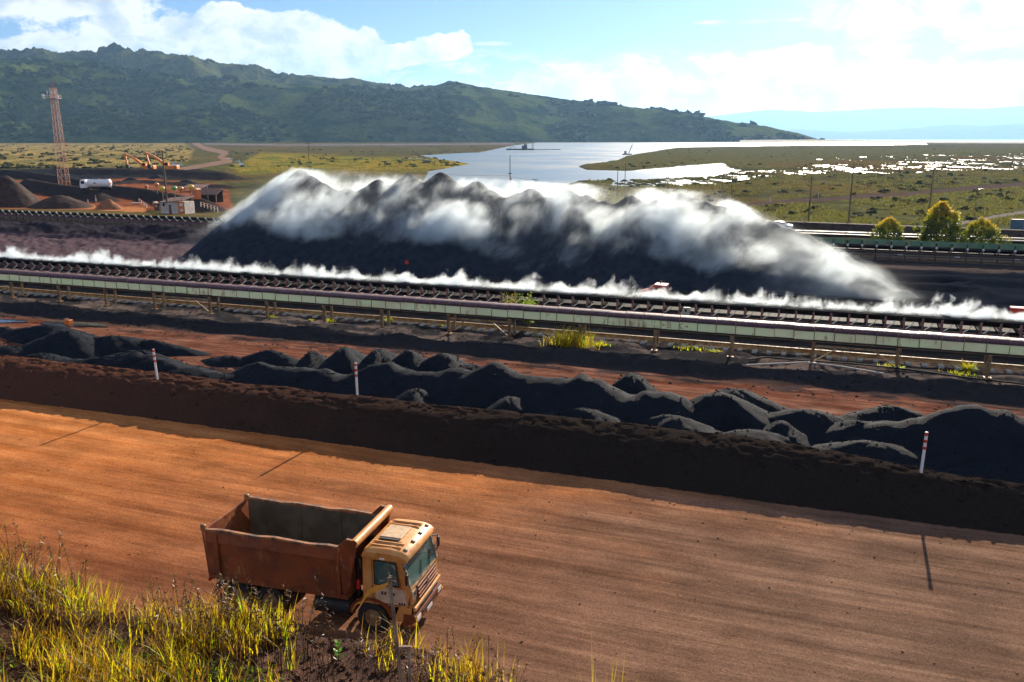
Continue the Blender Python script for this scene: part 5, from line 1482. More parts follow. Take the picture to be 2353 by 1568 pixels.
# portable toilets
def toilet(u, v, h_px, label, rz):
    q = stand(u, v); k_ = math.hypot(q[1], CAM_H) / F; h = h_px * k_
    o = thing('portable_toilet', label, 'toilet', q, rz, 'orange portable toilets'); w_ = h * .52
    mb = MB(); mb.box((0, 0, h * .45), (w_, w_, h * .9), bev=.06); mb.build('cabin', ORANGE, o)
    mb = MB(); a = np.linspace(0, PI, 9); mb.prism([(w_ * .54 * math.cos(b), h * .9 + w_ * .22 * math.sin(b)) for b in a], -w_ * .54, w_ * .54, 'y'); mb.build('roof', paint('toilet_roof', (.75, .42, .22), (.8, .5, .3), None, 2, .5), o)
    mb = MB(); mb.box((-.02, -w_ / 2 - .015, h * .44), (w_ * .7, .03, h * .78)); d_ = mb.build('door', flat('toilet_door', (.55, .11, .03), .5), o)
    mb = MB(); mb.box((w_ * .26, -w_ / 2 - .05, h * .45), (.08, .05, .2)); mb.build('handle', WHITE, d_)
toilet(338, 451, 14, 'orange portable toilet on the red yard, left of the pair', .3)
toilet(356, 455, 15, 'orange portable toilet on the red yard, right of the pair', -.5)
toilet(456, 482, 24, 'largest orange portable toilet right of the workshop', -.4)
# kiosk by the rear conveyor
q = stand(368, 483); ks = thing('kiosk', 'small brown kiosk with a flat pale roof by the rear conveyor', 'kiosk', q, -.3); k_ = math.hypot(q[1], CAM_H) / F
mb = MB(); mb.box((0, 0, 8 * k_), (20 * k_, 12 * k_, 16 * k_)); mb.build('wall', flat('kiosk_brown', (.14, .06, .04), .7), ks)
mb = MB(); mb.box((0, 0, 16.6 * k_), (25 * k_, 16 * k_, 1.4 * k_)); mb.build('roof', flat('kiosk_roof', (.55, .42, .34), .7), ks)
mb = MB(); mb.box((6 * k_, -6.1 * k_, 6 * k_), (5 * k_, .06, 11 * k_)); mb.build('door', flat('kiosk_door', (.48, .22, .06), .6), ks)
mb = MB(); mb.box((-5 * k_, -6.1 * k_, 10 * k_), (5 * k_, .06, 4 * k_)); mb.build('window', GALV, ks)
# signal balls on masts among the sheds
YB, GB, OB = flat('ball_yellow', (.80, .52, .03), .4), flat('ball_green', (.15, .45, .10), .4), flat('ball_orange', (.75, .28, .10), .4)
for u, vb, vt, mat, lab in ((376, 470, 437, YB, 'yellow ball mast left of the brown pole'), (404, 476, 436, GB, 'green ball mast in front of the workshop wall'), (418, 470, 437, OB, 'orange ball mast behind the workshop roof'), (443, 478, 433, YB, 'yellow ball mast at the right end of the workshop'), (362, 452, 427, OB, 'orange ball mast above the pair of toilets')):
    q = stand(u, vb); h = v_height(q, vt); o = thing('ball_mast', lab, 'mast', q, 0, 'coloured ball masts among the sheds')
    mb = MB(); mb.tube([(0, 0, 0), (0, 0, h)], .09, 6); mb.build('mast_pole', RUST, o); mb = MB(); mb.ball((0, 0, h + .3), .62, (1.1, 1, .9)); mb.build('ball', mat, o, smooth=True)
# odds and ends of the yard
q = stand(312, 456); o = thing('skip_tray', 'shallow orange and white tray lying left of the two small toilets', 'tray', q, .2); k_ = math.hypot(q[1], CAM_H) / F
mb = MB(); mb.prism([(-9 * k_, 0), (8 * k_, 0), (11 * k_, 4 * k_), (-11 * k_, 4 * k_)], -3 * k_, 3 * k_, 'y'); mb.build('tub', OB, o); mb = MB(); mb.box((0, 0, 4.3 * k_), (23 * k_, 7 * k_, .6 * k_)); mb.build('rim', WHITE, o)
def railing(u0, v0, u1, v1, h_px, n_, lab):
    a, b = stand(u0, v0), stand(u1, v1); k_ = math.hypot(a[1], CAM_H) / F; h = h_px * k_; d = b - a
    o = thing('railing', lab, 'railing', a, 0, 'railings round the workshop')
    for f_ in (.55, 1.0): mb = MB(); mb.bar((0, 0, h * f_), (d[0], d[1], d[2] + h * f_), .09, .09); mb.build('rail_bar', OB, o)
    for i in range(n_): c = d * i / (n_ - 1); mb = MB(); mb.box((c[0], c[1], c[2] + h / 2), (.12, .12, h)); mb.build('post', WHITE, o)
railing(398, 486, 446, 487, 13, 7, 'orange and white railing before the workshop')
railing(463, 487, 500, 480, 11, 6, 'orange and white railing right of the largest toilet')
railing(318, 447, 335, 452, 8, 4, 'short railing beside the two small toilets')
for u, v, lab in ((300, 402, 'low dark spoil heap before the left excavator'), (360, 404, 'low dark spoil heap before the right excavator'), (430, 424, 'small dark spoil heap behind the workshop'), (495, 440, 'dark spoil heap at the right end of the open shed')):
    mound(u, v, 26, 9, lab, u * .1, ORE_FAR)
# red drum beyond
q = stand(402, 394); o = thing('drum', 'red round drum by the dirt track', 'drum', q); mb = MB(); mb.tube([(0, 0, 0), (0, 0, 2.6)], 1.35, 18); mb.build('shell', RED, o, smooth=True); mb = MB(); mb.tube([(0, 0, 2.6), (0, 0, 2.75)], [1.42, 1.2], 18); mb.build('lid', ORANGE, o)
# orange marker posts on the ramp
for i, (u, vb, vt, lab) in enumerate(((161, 441, 433, 'first orange delineator from the left on the red ramp'), (193, 446, 437, 'second orange delineator from the left on the red ramp'), (210, 450, 441, 'third orange delineator from the left on the red ramp'), (220, 458, 449, 'fourth orange delineator beside the ramp'), (203, 475, 458, 'taller banded delineator at the foot of the dark bank'))):
    q = stand(u, vb); h = v_height(q, vt); o = thing('delineator', lab, 'delineator', q, 0, 'delineator posts on the ramp')
    mb = MB(); mb.tube([(0, 0, -.2), (0, 0, h)], .14, 8); mb.build('post', OB, o); mb = MB(); mb.tube([(0, 0, h * .6), (0, 0, h * .8)], .15, 8); mb.build('band', WHITE, o)
for i, (u, vb, lab) in enumerate(((1770, 465, 'small white delineator at the left end of the dirt road'), (1880, 455, 'small white delineator halfway along the dirt road'), (1842, 514, 'short yellow post beside the white car'))):
    q = stand(u, vb); h = v_height(q, vb - 11); o = thing('delineator', lab, 'delineator', q, 0, 'delineators along the dirt road')
    mb = MB(); mb.tube([(0, 0, -.2), (0, 0, h)], .08, 8); mb.build('post', WHITE, o); mb = MB(); mb.tube([(0, 0, h * .6), (0, 0, h * .85)], .09, 8); mb.build('band', OB, o)
# earth mounds at the left
mound(15, 474, 88, 68, 'large brown earth mound at the left edge with a pale streak down its side', 3)
mound(-40, 470, 70, 62, 'dark earth mound cut off by the left edge', 9)
mound(140, 476, 80, 26, 'low dark earth mound in front of the red ramp', 14)
mound(250, 480, 34, 20, 'small red brown mound at the turn of the ramp', 21, ore_mat('red_earth', (.20, .09, .05), (.28, .13, .07), (.12, .06, .04), .5))
# dredge and barge on the lake
q = px(1195, 345, -3); k_ = math.hypot(q[1], CAM_H) / F
dr = thing('dredge', 'long dark dredge with a twin mast afloat on the lake', 'boat', q)
mb = MB(); mb.box((0, 0, 1.2 * k_), (62 * k_, 10 * k_, 3.2 * k_), bev=.3 * k_); mb.build('hull', DARKST, dr)
mb = MB(); mb.box((10 * k_, 0, 6 * k_), (12 * k_, 7 * k_, 7 * k_)); mb.box((12 * k_, 0, 11 * k_), (7 * k_, 6 * k_, 3 * k_)); mb.build('deckhouse', flat('dredge_grey', (.10, .11, .12), .6), dr)
for x in (27, 29.5): mb = MB(); mb.tube([(x * k_, 0, 2 * k_), (x * k_, 0, 24 * k_)], .5 * k_, 6); mb.build('mast', DARKST, dr)
mb = MB(); mb.bar((-26 * k_, 0, 3 * k_), (-14 * k_, 0, 9 * k_), 1.0 * k_, 1.0 * k_); mb.bar((-14 * k_, 0, 9 * k_), (-10 * k_, 0, 3 * k_), .8 * k_, .8 * k_); mb.build('crane_boom', flat('boom_yellow', (.45, .32, .05), .5), dr)
mb = MB(); mb.tube([(31 * k_, 0, .6 * k_), (60 * k_, 4, .5 * k_), (72 * k_, 9, .6 * k_), (92 * k_, 8, .6 * k_)], .9 * k_, 6); tag(mb.build('float_pipe', DARKST), 'floating discharge pipe trailing right of the dredge', 'pipe').location = tuple(q)
q = px(1441, 356, -3); k_ = math.hypot(q[1], CAM_H) / F
br = thing('crane_barge', 'small barge with a slanting crane at the tip of the marsh', 'boat', q)
mb = MB(); mb.box((0, 0, 1 * k_), (20 * k_, 8 * k_, 2.5 * k_), bev=.2 * k_); mb.build('hull', DARKST, br)
mb = MB(); mb.box((-4 * k_, 0, 5 * k_), (5 * k_, 5 * k_, 7 * k_)); mb.build('deckhouse', GALV, br)
mb = MB(); mb.bar((3 * k_, 0, 2 * k_), (11 * k_, 0, 22 * k_), 1.2 * k_, 1.2 * k_); mb.build('crane_boom', DARKST, br)
# container and sheds at the right edge
q = stand(2342, 528); k_ = math.hypot(q[1], CAM_H) / F
ct = thing('container', 'blue container with a rusty end at the right edge behind the highway', 'container', q, -.15)
mb = MB(); mb.box((0, 0, 11 * k_), (34 * k_, 16 * k_, 22 * k_)); mb.build('shell', flat('container_blue', (.06, .12, .20), .6), ct)
mb = MB(); mb.box((6 * k_, -8.1 * k_, 11 * k_), (4 * k_, .06, 21 * k_)); mb.build('door_post', RUST, ct)
mb = MB(); mb.box((-1 * k_, 0, 22.6 * k_), (36 * k_, 17 * k_, 1.2 * k_)); mb.build('roof', DARKST, ct)
# low brown wall behind the highway
a, b = px(1760, 519, HZ), px(2420, 545, HZ)
fw = thing('barrier_wall', 'long low brown earth barrier behind the wet highway', 'wall', a, math.atan2(b[1] - a[1], b[0] - a[0]))
Lw = float(np.hypot(b[0] - a[0], b[1] - a[1])); mb = MB(); mb.prism([(-1.2, -.2), (-.4, .95), (.3, 1.05), (1.0, -.2)], 0, Lw, 'x'); mb.build('bank', EARTH, fw)

# ================================================================ PLANTS
def leaf_mat(name, stops, tr=.45, scale=.8):
    m, n, out = new_mat(name)
    p = obj_co(n); z = n.sep(p)[2]
    att = n.new('ShaderNodeAttribute', attribute_name='tone').outputs['Fac']
    col = n.ramp(att, stops)
    col = n.mix(n.sm(n.noise(p, scale * 6, 3), .35, .65, 0, .5), col, n.vm('SCALE', col, scale=.55))
    d = bsdf(n, None, col, .5 if tr > .2 else .95, spec=.35 if tr > .2 else .05)
    t = n.new('ShaderNodeBsdfTranslucent'); n.put(t.inputs[0], n.vm('MULTIPLY', col, (1.25, 1.25, .6)))
    mx = n.new('ShaderNodeMixShader'); mx.inputs[0].default_value = tr
    n.t.links.new(d.outputs[0], mx.inputs[1]); n.t.links.new(t.outputs[0], mx.inputs[2]); n.t.links.new(mx.outputs[0], out.inputs['Surface'])
    return m
def set_tone(o, tone):
    a = o.data.attributes.new('tone', 'FLOAT', 'POINT'); a.data.foreach_set('value', np.clip(np.asarray(tone, np.float32), 0, 1))
def leaves(name, pos, nrm, size, tone, mat, parent=None, aspect=2.0):
    """small folded leaves: 4-corner faces at pos, tilted every way"""
    n_ = len(pos)
    d = RNG.standard_normal((n_, 3)); d = d * .8 + nrm; d /= np.linalg.norm(d, axis=1, keepdims=True)
    e = np.cross(d, RNG.standard_normal((n_, 3))); e /= np.linalg.norm(e, axis=1, keepdims=True)
    L_ = (np.asarray(size) * (.7 + .6 * RNG.random(n_)))[:, None]
    v = np.stack([pos - d * L_ * .5, pos + e * L_ / aspect * .5, pos + d * L_ * .5, pos - e * L_ / aspect * .5], 1).reshape(-1, 3)
    o = mesh_np(name, v, np.arange(n_ * 4).reshape(-1, 4), mat, smooth=False, parent=parent)
    set_tone(o, np.repeat(tone, 4)); return o
TREE_L = leaf_mat('tree_leaf', [(0, (.05, .08, .02)), (.35, (.09, .13, .025)), (.6, (.28, .28, .03)), (.8, (.52, .40, .04)), (1, (.60, .30, .08))], .5)
BARK = flat('bark', (.075, .055, .04), .9)
def tree(q, h, w, nl, label, seed, group='rounded trees behind the rear conveyor'):
    o = thing('tree', label, 'tree', q, 0, group)
    mb = MB(); mb.tube([(0, 0, -.2), (.03, 0, h * .2), (-.04, .02, h * .5), (0, 0, h * .86)], [.03 * h, .024 * h, .016 * h, .005 * h], 8)
    r = np.random.default_rng(seed)
    for i in range(14):
        z0 = h * (.10 + .6 * r.random()); a = r.random() * 2 * PI; L_ = w * .42 * (1 - z0 / h) + .2
        mb.tube([(0, 0, z0), (L_ * .5 * math.cos(a), L_ * .5 * math.sin(a), z0 + L_ * .35), (L_ * math.cos(a), L_ * math.sin(a), z0 + L_ * .6)], [.010 * h, .006 * h, .003 * h], 6)
    mb.build('trunk', BARK, o, smooth=True)
    # shoots: clusters of leaves spread through an egg-shaped crown
    nc = nl // 26; zc = r.random(nc * 3) ** .9; 
    prof = lambda z: np.where(z < .22, .80 + .9 * z, 1.0 - ((z - .22) / .78) ** 1.9) ** .75
    zc = zc[r.random(nc * 3) < (.25 + prof(zc))][:nc]; nc = len(zc)
    rad = np.clip(prof(zc), .03, 1) * w / 2 * np.sqrt(.30 + .70 * r.random(nc)); an = r.random(nc) * 2 * PI
    lump = 1 + .20 * np.sin(3 * an + 5 * zc + seed) + .12 * np.sin(5 * an - 9 * zc + 2 * seed)
    c = np.stack([rad * lump * np.cos(an), rad * lump * np.sin(an), h * (.05 + .95 * zc)], 1)
    k = 26; pos = np.repeat(c, k, 0) + r.standard_normal((nc * k, 3)) * np.array([.055, .055, .050]) * h * .62
    out_ = np.repeat(np.stack([np.cos(an), np.sin(an), .9 + 0 * an], 1), k, 0)
    outer = np.clip(np.hypot(pos[:, 0], pos[:, 1]) / (np.clip(prof(np.clip(pos[:, 2] / h, 0, .99)), .1, 1) * w / 2), 0, 1.3)
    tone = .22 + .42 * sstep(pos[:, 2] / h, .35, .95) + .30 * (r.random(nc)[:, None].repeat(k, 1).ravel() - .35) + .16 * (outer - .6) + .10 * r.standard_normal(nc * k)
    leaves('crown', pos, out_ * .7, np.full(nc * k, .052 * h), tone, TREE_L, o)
    return o
for i, (u, vb, vt, wpx, lab) in enumerate(((2040, 548, 501, 62, 'small yellow green bushy tree, left of the three by the highway'), (2155, 556, 468, 78, 'tallest dark green tree with orange top by the highway'), (2250, 560, 503, 74, 'rounded tree with orange tips, right of the tallest one'))):
    q = px(u, vb, -.4); q[2] = gz1(q[0], q[1]); h = v_height(q, vt); k_ = np.linalg.norm(q - np.array([0, 0, CAM_H])) / F
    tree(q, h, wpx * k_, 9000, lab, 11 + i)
q = px(2306, 560, -.3); q[2] = gz1(q[0], q[1]); k_ = np.linalg.norm(q - np.array([0, 0, CAM_H])) / F; tree(q, 26 * k_, 34 * k_, 1600, 'sparse little bush right of the right hand tree', 31)
q = px(2232, 562, 0); q[2] = gz1(q[0], q[1]); tree(q, 9 * k_, 16 * k_, 700, 'tiny orange shrub at the foot of the right hand tree', 33)
# shrubs between the belts
BUSH_L = leaf_mat('bush_leaf', [(0, (.06, .12, .015)), (.5, (.16, .26, .025)), (1, (.34, .42, .05))], .5)
def shrub(s, t, zb, h, w, nl, lab, seed, mat, size):
    o = thing('shrub', lab, 'shrub', S(s, t, zb), 0, 'shrubs growing along the conveyors'); r = np.random.default_rng(seed)
    mb = MB(); tips = []
    for i in range(16):
        a = r.random() * 2 * PI; l_ = w * .5 * (.3 + .7 * r.random()); z1 = h * (.55 + .45 * r.random())
        pts = [(0, 0, 0), (l_ * .35 * math.cos(a), l_ * .35 * math.sin(a), z1 * .5), (l_ * math.cos(a), l_ * math.sin(a), z1)]
        mb.tube(pts, [.025, .016, .006], 5); tips.append(pts)
    mb.build('stem', BARK, o)
    pos = []
    for _ in range(nl):
        p3 = tips[r.integers(16)]; k = .35 + .65 * r.random(); a, b = (p3[0], p3[1]) if k < .5 else (p3[1], p3[2]); k2 = k * 2 % 1
        pos.append(np.array(a) + (np.array(b) - np.array(a)) * k2 + r.standard_normal(3) * .085 * w)
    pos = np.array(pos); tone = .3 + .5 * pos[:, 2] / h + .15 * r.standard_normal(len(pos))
    leaves('foliage', pos, np.array([[0, 0, .8]]).repeat(len(pos), 0), np.full(len(pos), size), tone, mat, o)
q, s0 = at_t(1170, 700, 63.8); shrub(s0, 63.8, 0, at_t(1170, 668, 63.8)[0][2], 1.8, 800, 'loose dry leaved shrub between the covered conveyor and the main belt', 3, leaf_mat('dry_leaf', [(0, (.08, .10, .02)), (.6, (.22, .22, .04)), (1, (.34, .27, .06))], .5), .12)
q, s0 = at_t(1216, 700, 63.4); shrub(s0, 63.4, 0, at_t(1216, 675, 63.4)[0][2], 1.9, 1900, 'bright green bushy shrub rising over the covered conveyor', 5, BUSH_L, .13)
# blades
def blades(name, base, height, lean_dir, lean, width, tone, mat, parent=None, nseg=4, droop=1.0):
    n_ = len(base); k = np.linspace(0, 1, nseg + 1)
    side = np.stack([-lean_dir[:, 1], lean_dir[:, 0], np.zeros(n_)], 1)
    rows = []
    for j in k:
        c = base + np.stack([lean_dir[:, 0] * lean * j ** 1.8, lean_dir[:, 1] * lean * j ** 1.8, height * (j - .18 * droop * j ** 3 * lean / np.maximum(height, .01))], 1)
        wj = width * (1 - j) ** .65 * (.75 + .5 * min(j * 4, 1)) if j < 1 else width * .06
        rows += [c - side * wj[:, None] * .5, c + side * wj[:, None] * .5]
    v = np.stack(rows, 1).reshape(-1, 3)          # n, 2*(nseg+1)
    m_ = 2 * (nseg + 1); i0 = (np.arange(n_) * m_)[:, None]
    f = np.concatenate([i0 + np.array([[2 * j, 2 * j + 1, 2 * j + 3, 2 * j + 2]]) for j in range(nseg)], 0)
    o = mesh_np(name, v, f, mat, smooth=True, parent=parent)
    set_tone(o, np.repeat(tone, m_)); return o
GRASS_L = leaf_mat('grass_blade', [(0, (.13, .065, .025)), (.25, (.28, .14, .03)), (.45, (.40, .25, .025)), (.75, (.52, .46, .02)), (1, (.24, .42, .025))], .64, 2.0)
def rdir(n_): a = RNG.random(n_) * 2 * PI; return np.stack([np.cos(a), np.sin(a)], 1)
def clump(s, t, z, w, h, nb, lab, tone0, name='grass_clump'):
    o = thing(name, lab, 'grass', S(s, t, z), AZ, 'grass clumps on the dark verge')
    b = np.stack([RNG.standard_normal(nb) * w * .28, RNG.standard_normal(nb) * w * .12, np.zeros(nb)], 1)
    blades('blade', b, h * (.45 + .6 * RNG.random(nb)), rdir(nb), h * (.25 + .6 * RNG.random(nb)), np.full(nb, .055), np.clip(tone0 + .18 * RNG.standard_normal(nb), 0, 1), GRASS_L, o, droop=2.2)
    return o
q, s0 = at_t(1310, 785, 58.6); clump(s0, 58.6, 0, 3.0, 1.75, 420, 'tall yellow green grass clump under the covered conveyor', .66)
for u, v, w_, h_, nb, lab in ((623, 729, .7, .4, 50, 'small yellow weed at the foot of a post left of centre'), (757, 736, .9, .35, 50, 'weed tuft beside a post left of the shrub'), (893, 742, .6, .6, 60, 'green weed by the post left of the first brace pair in the middle'), (1378, 796, 1.0, .5, 80, 'bright low weed just right of the tall grass clump'), (1012, 745, .5, .4, 40, 'little weed on the verge left of the middle braces'), (1590, 800, 2.6, .35, 140, 'scattered weeds on the verge below the lettered panels'), (1640, 808, 1.0, .3, 60, 'weed patch by the post right of the lettered panels'), (2225, 850, .7, .95, 90, 'upright green weed near the rightmost post'), (2200, 858, 1.8, .35, 90, 'low weeds spread left of the rightmost post'), (2050, 845, 1.6, .35, 90, 'weeds at the foot of the right braced post'), (715, 735, .5, .25, 30, 'yellow weed on the gravel behind the second brace')):
    q = px(u, v, .05); s, t = ST(q[0], q[1]); clump(s, t, gz1(q[0], q[1]), w_, h_, nb, lab, .82, 'weed')
# reeds and tufts over the near marsh, and bushes
RE = leaf_mat('reed', [(0, (.11, .085, .045)), (.5, (.115, .11, .048)), (1, (.13, .15, .055))], .5, .2)
nb = 70000
u_ = np.concatenate([RNG.random(nb) * 1100 + 1350, RNG.random(nb // 2) * 1000 + 0]); v_ = np.concatenate([368 + RNG.random(nb) ** .8 * 150, 345 + RNG.random(nb // 2) ** .8 * 60])
pts = np.array([px(a, b, -2.6) for a, b in zip(u_, v_)])
keep = np.ones(len(pts), bool)
d = np.full(len(pts), 1e9)
for L_, wd, c_ in TRACKS: d = np.minimum(d, pl_dist(u_, v_, L_)[0] - wd)
keep &= d > 0; keep &= ~inside(u_, v_, LAKE); keep &= ~inside(u_, v_, ORE_BAND) & ~inside(u_, v_, YARD_RED)
s_a, t_a = ST(pts[:, 0], pts[:, 1]); keep &= t_a > 168
keep &= fbm(pts[:, 0] / 14, pts[:, 1] / 14, 801, 3) > .36
pts = pts[keep]; pts[:, 2] = ground_z(pts[:, 0], pts[:, 1])
pts = pts[pts[:, 2] > -3.2]; nb = len(pts); hh = .25 + .55 * RNG.random(nb)
rd = blades('reeds', pts - np.array([0, 0, .1]), hh, rdir(nb), .3 * hh, .18 + .25 * RNG.random(nb), np.clip(.45 + .3 * RNG.standard_normal(nb) + .5 * (fbm(pts[:, 0] / 40, pts[:, 1] / 40, 803, 2) - .5), 0, 1), RE, nseg=2)
tag(rd, 'green and brown reeds and grass tufts over the marsh', 'reeds', kind='stuff')
# woods on the hill: leafy clumps over the slope
WD = leaf_mat('hill_wood', [(0, (.012, .028, .012)), (.5, (.026, .050, .016)), (1, (.055, .080, .022))], .15, .02)
X, Y, Zh, Kh = HG
cand = RNG.integers(0, X.size, 9000); kx = Kh.ravel()[cand]
dens_ = fbm(X.ravel()[cand] / 170, Y.ravel()[cand] / 260, 811, 4)
sel = cand[(kx > .02) & (kx < 1.0) & (dens_ > .47 + .10 * kx)][:2600]
ico = bmesh.new(); bmesh.ops.create_icosphere(ico, subdivisions=2, radius=1); ico.verts.index_update()
iv = np.array([q.co[:] for q in ico.verts]); fi = np.array([[q.index for q in f.verts] for f in ico.faces]); ico.free()
ns = len(sel); cx = np.stack([X.ravel()[sel], Y.ravel()[sel], Zh.ravel()[sel]], 1)
rad = (5 + 9 * RNG.random(ns) ** 2)[:, None, None]
vv = cx[:, None, :] + iv[None] * rad * (1 + .32 * RNG.standard_normal((ns, len(iv), 1))) * np.array([1.15, 1.0, .75])
ff = (fi[None] + (np.arange(ns) * len(iv))[:, None, None]).reshape(-1, 3)
wo = mesh_np('woodland', vv.reshape(-1, 3), ff, WD, smooth=False); set_tone(wo, np.repeat(np.clip(.45 + .25 * RNG.standard_normal(ns), 0, 1), len(iv)))
tag(wo, 'dark green woodland patches over the hillside', 'woodland', kind='stuff')

# ================================================================ NEAR BANK WITH GRASS
CR = [(-400, 1255), (-100, 1290), (0, 1300), (100, 1335), (190, 1372), (300, 1392), (420, 1430), (540, 1452), (640, 1470), (740, 1475), (830, 1482), (920, 1500), (1000, 1522), (1090, 1552), (1180, 1592), (1300, 1650), (1500, 1740), (1800, 1860), (2500, 2050)]
YC = 8.6
crp = np.array([pxd(u, v, YC) for u, v in CR])
def bank_z(x, y):
    zc = np.interp(x, crp[:, 0], crp[:, 2])
    d = YC + .5 * (fbm(x / 1.5, 0 * x, 901, 3) - .5) - y
    z = np.where(d > 0, zc + .10 * d + .06 * d * d * .4, zc + d * .95)
    z = z + .30 * (fbm(x / .9, y / .9, 903, 4, .55) - .5) + .07 * (fbm(x / .16, y / .16, 905, 3, .6) - .5)
    return np.maximum(z, -.3)
bs_, n, out = new_mat('bank_soil')
p = wpos(n); g1 = n.noise(p, 9, 6, .7); g2 = n.noise(p, 42, 4, .6); g3 = n.noise(p, 1.3, 4, .6)
col = n.mix(n.sm(g3, .38, .62), (.040, .018, .012), (.085, .040, .025))
col = n.mix(n.sm(g1, .45, .7, 0, .8), col, (.020, .012, .010))
col = n.mix(n.sm(g2, .55, .72, 0, .6), col, (.20, .11, .075))
bsdf(n, out, col, .95, bump=n.add(g1, n.mul(g2, .6)), bstr=.9, bdist=.05, spec=.1)
bx = np.linspace(-11, 9, 330); by = np.linspace(4.6, 20, 260)
BX, BY = np.meshgrid(bx, by, indexing='ij')
bank = mesh_np('bank', np.stack([BX.ravel(), BY.ravel(), bank_z(BX.ravel(), BY.ravel())], 1), grid_faces(330, 260), bs_)
tag(bank, kind='structure')
# pebbles and clods
nb = 5200
x = RNG.random(nb) * 8 - 6; y = 5.6 + RNG.random(nb) * 3.6; sel = (fbm(x / 1.2, y / 1.2, 911, 3) > .42) | (x > -2.2); x, y = x[sel], y[sel]; nb = len(x)
bmq = bmesh.new(); bmesh.ops.create_icosphere(bmq, subdivisions=1, radius=1); bmq.verts.index_update(); iv1 = np.array([q.co[:] for q in bmq.verts]); fi1 = np.array([[q.index for q in f.verts] for f in bmq.faces]); bmq.free()
c_ = np.stack([x, y, bank_z(x, y)], 1); r_ = (.008 + .030 * RNG.random(nb) ** 3)[:, None, None]
vv = c_[:, None] + iv1[None] * r_ * (1 + .28 * RNG.standard_normal((nb, len(iv1), 1))) * np.array([1.2, 1, .8])
cl = mesh_np('clods', vv.reshape(-1, 3), (fi1[None] + (np.arange(nb) * len(iv1))[:, None, None]).reshape(-1, 3), bs_, smooth=False)
tag(cl, 'loose reddish clods and gravel on the near bank', 'gravel', kind='stuff')
# grass: tufts of backlit blades, thicker at the left
def dens_at(x, y):
    u, v = proj(x, y, bank_z(x, y))
    k = sstep(-u, -720, -560)
    return np.clip(k + .22 * np.exp(-((u - 860) / 60) ** 2 - ((v - 1500) / 40) ** 2) + .8 * np.exp(-((u - 1090) / 75) ** 2 - ((v - 1555) / 60) ** 2), 0, 1)
nt_ = 3900
tx = -9 + RNG.random(nt_) * 10.0; ty = 5.2 + RNG.random(nt_) * 4.1
pk = dens_at(tx, ty) * (.10 + 1.3 * sstep(fbm(tx / .55, ty / .55, 921, 3), .42, .66))
sel = RNG.random(nt_) < pk; tx, ty = tx[sel], ty[sel]; nt_ = len(tx)
per = RNG.integers(6, 18, nt_); idx = np.repeat(np.arange(nt_), per); nb = len(idx)
bxx = tx[idx] + .055 * RNG.standard_normal(nb); byy = ty[idx] + .055 * RNG.standard_normal(nb)
edge_ = sstep(byy, 7.2, 8.4)
th = (.20 + .28 * RNG.random(nt_) ** 1.3)[idx] * (1 + .1 * edge_) * (.6 + .6 * RNG.random(nb))
tone_t = np.clip(.52 + .20 * RNG.standard_normal(nt_), 0, 1)[idx]
tone = np.clip(tone_t + .14 * RNG.standard_normal(nb) - .34 * (RNG.random(nb) < .30), 0, 1)
g = blades('grass', np.stack([bxx, byy, bank_z(bxx, byy) - .02], 1), th, rdir(nb), th * (.15 + .55 * RNG.random(nb)), .007 + .010 * RNG.random(nb), tone, GRASS_L, nseg=4, droop=1.4)
tag(g, 'yellow green backlit grass growing on the near bank', 'grass', kind='stuff')
# low dark leaf litter and dead stems
nb = 9000
x = -9 + RNG.random(nb) * 9.5; y = 5.2 + RNG.random(nb) * 4.0; sel = RNG.random(nb) < dens_at(x, y); x, y = x[sel], y[sel]; nb = len(x)
DEAD = leaf_mat('dead_grass', [(0, (.035, .018, .010)), (.5, (.10, .05, .025)), (1, (.22, .13, .06))], .3, 3)
dg = blades('dry_grass', np.stack([x, y, bank_z(x, y)], 1), .05 + .16 * RNG.random(nb), rdir(nb), .12 + .25 * RNG.random(nb), .004 + .004 * RNG.random(nb), RNG.random(nb), DEAD, nseg=3, droop=2.5)
tag(dg, 'dry brown grass lying low among the green blades', 'grass', kind='stuff')
nb = 2600
x = -8.5 + RNG.random(nb) * 7; y = 5.4 + RNG.random(nb) * 2.6; sel = (dens_at(x, y) > .4) & (fbm(x / .5, y / .5, 931, 3) > .52); x, y = x[sel], y[sel]; nb = len(x); k = 5
pos = np.repeat(np.stack([x, y, bank_z(x, y) + .02], 1), k, 0) + RNG.standard_normal((nb * k, 3)) * np.array([.05, .05, .02])
lv = leaves('creeper', pos, np.array([[0, 0, 1.]]).repeat(nb * k, 0), np.full(nb * k, .045), RNG.random(nb * k) * .7, BUSH_L, aspect=1.6)
tag(lv, 'low green creeping leaves on the bank soil', 'creeper', kind='stuff')
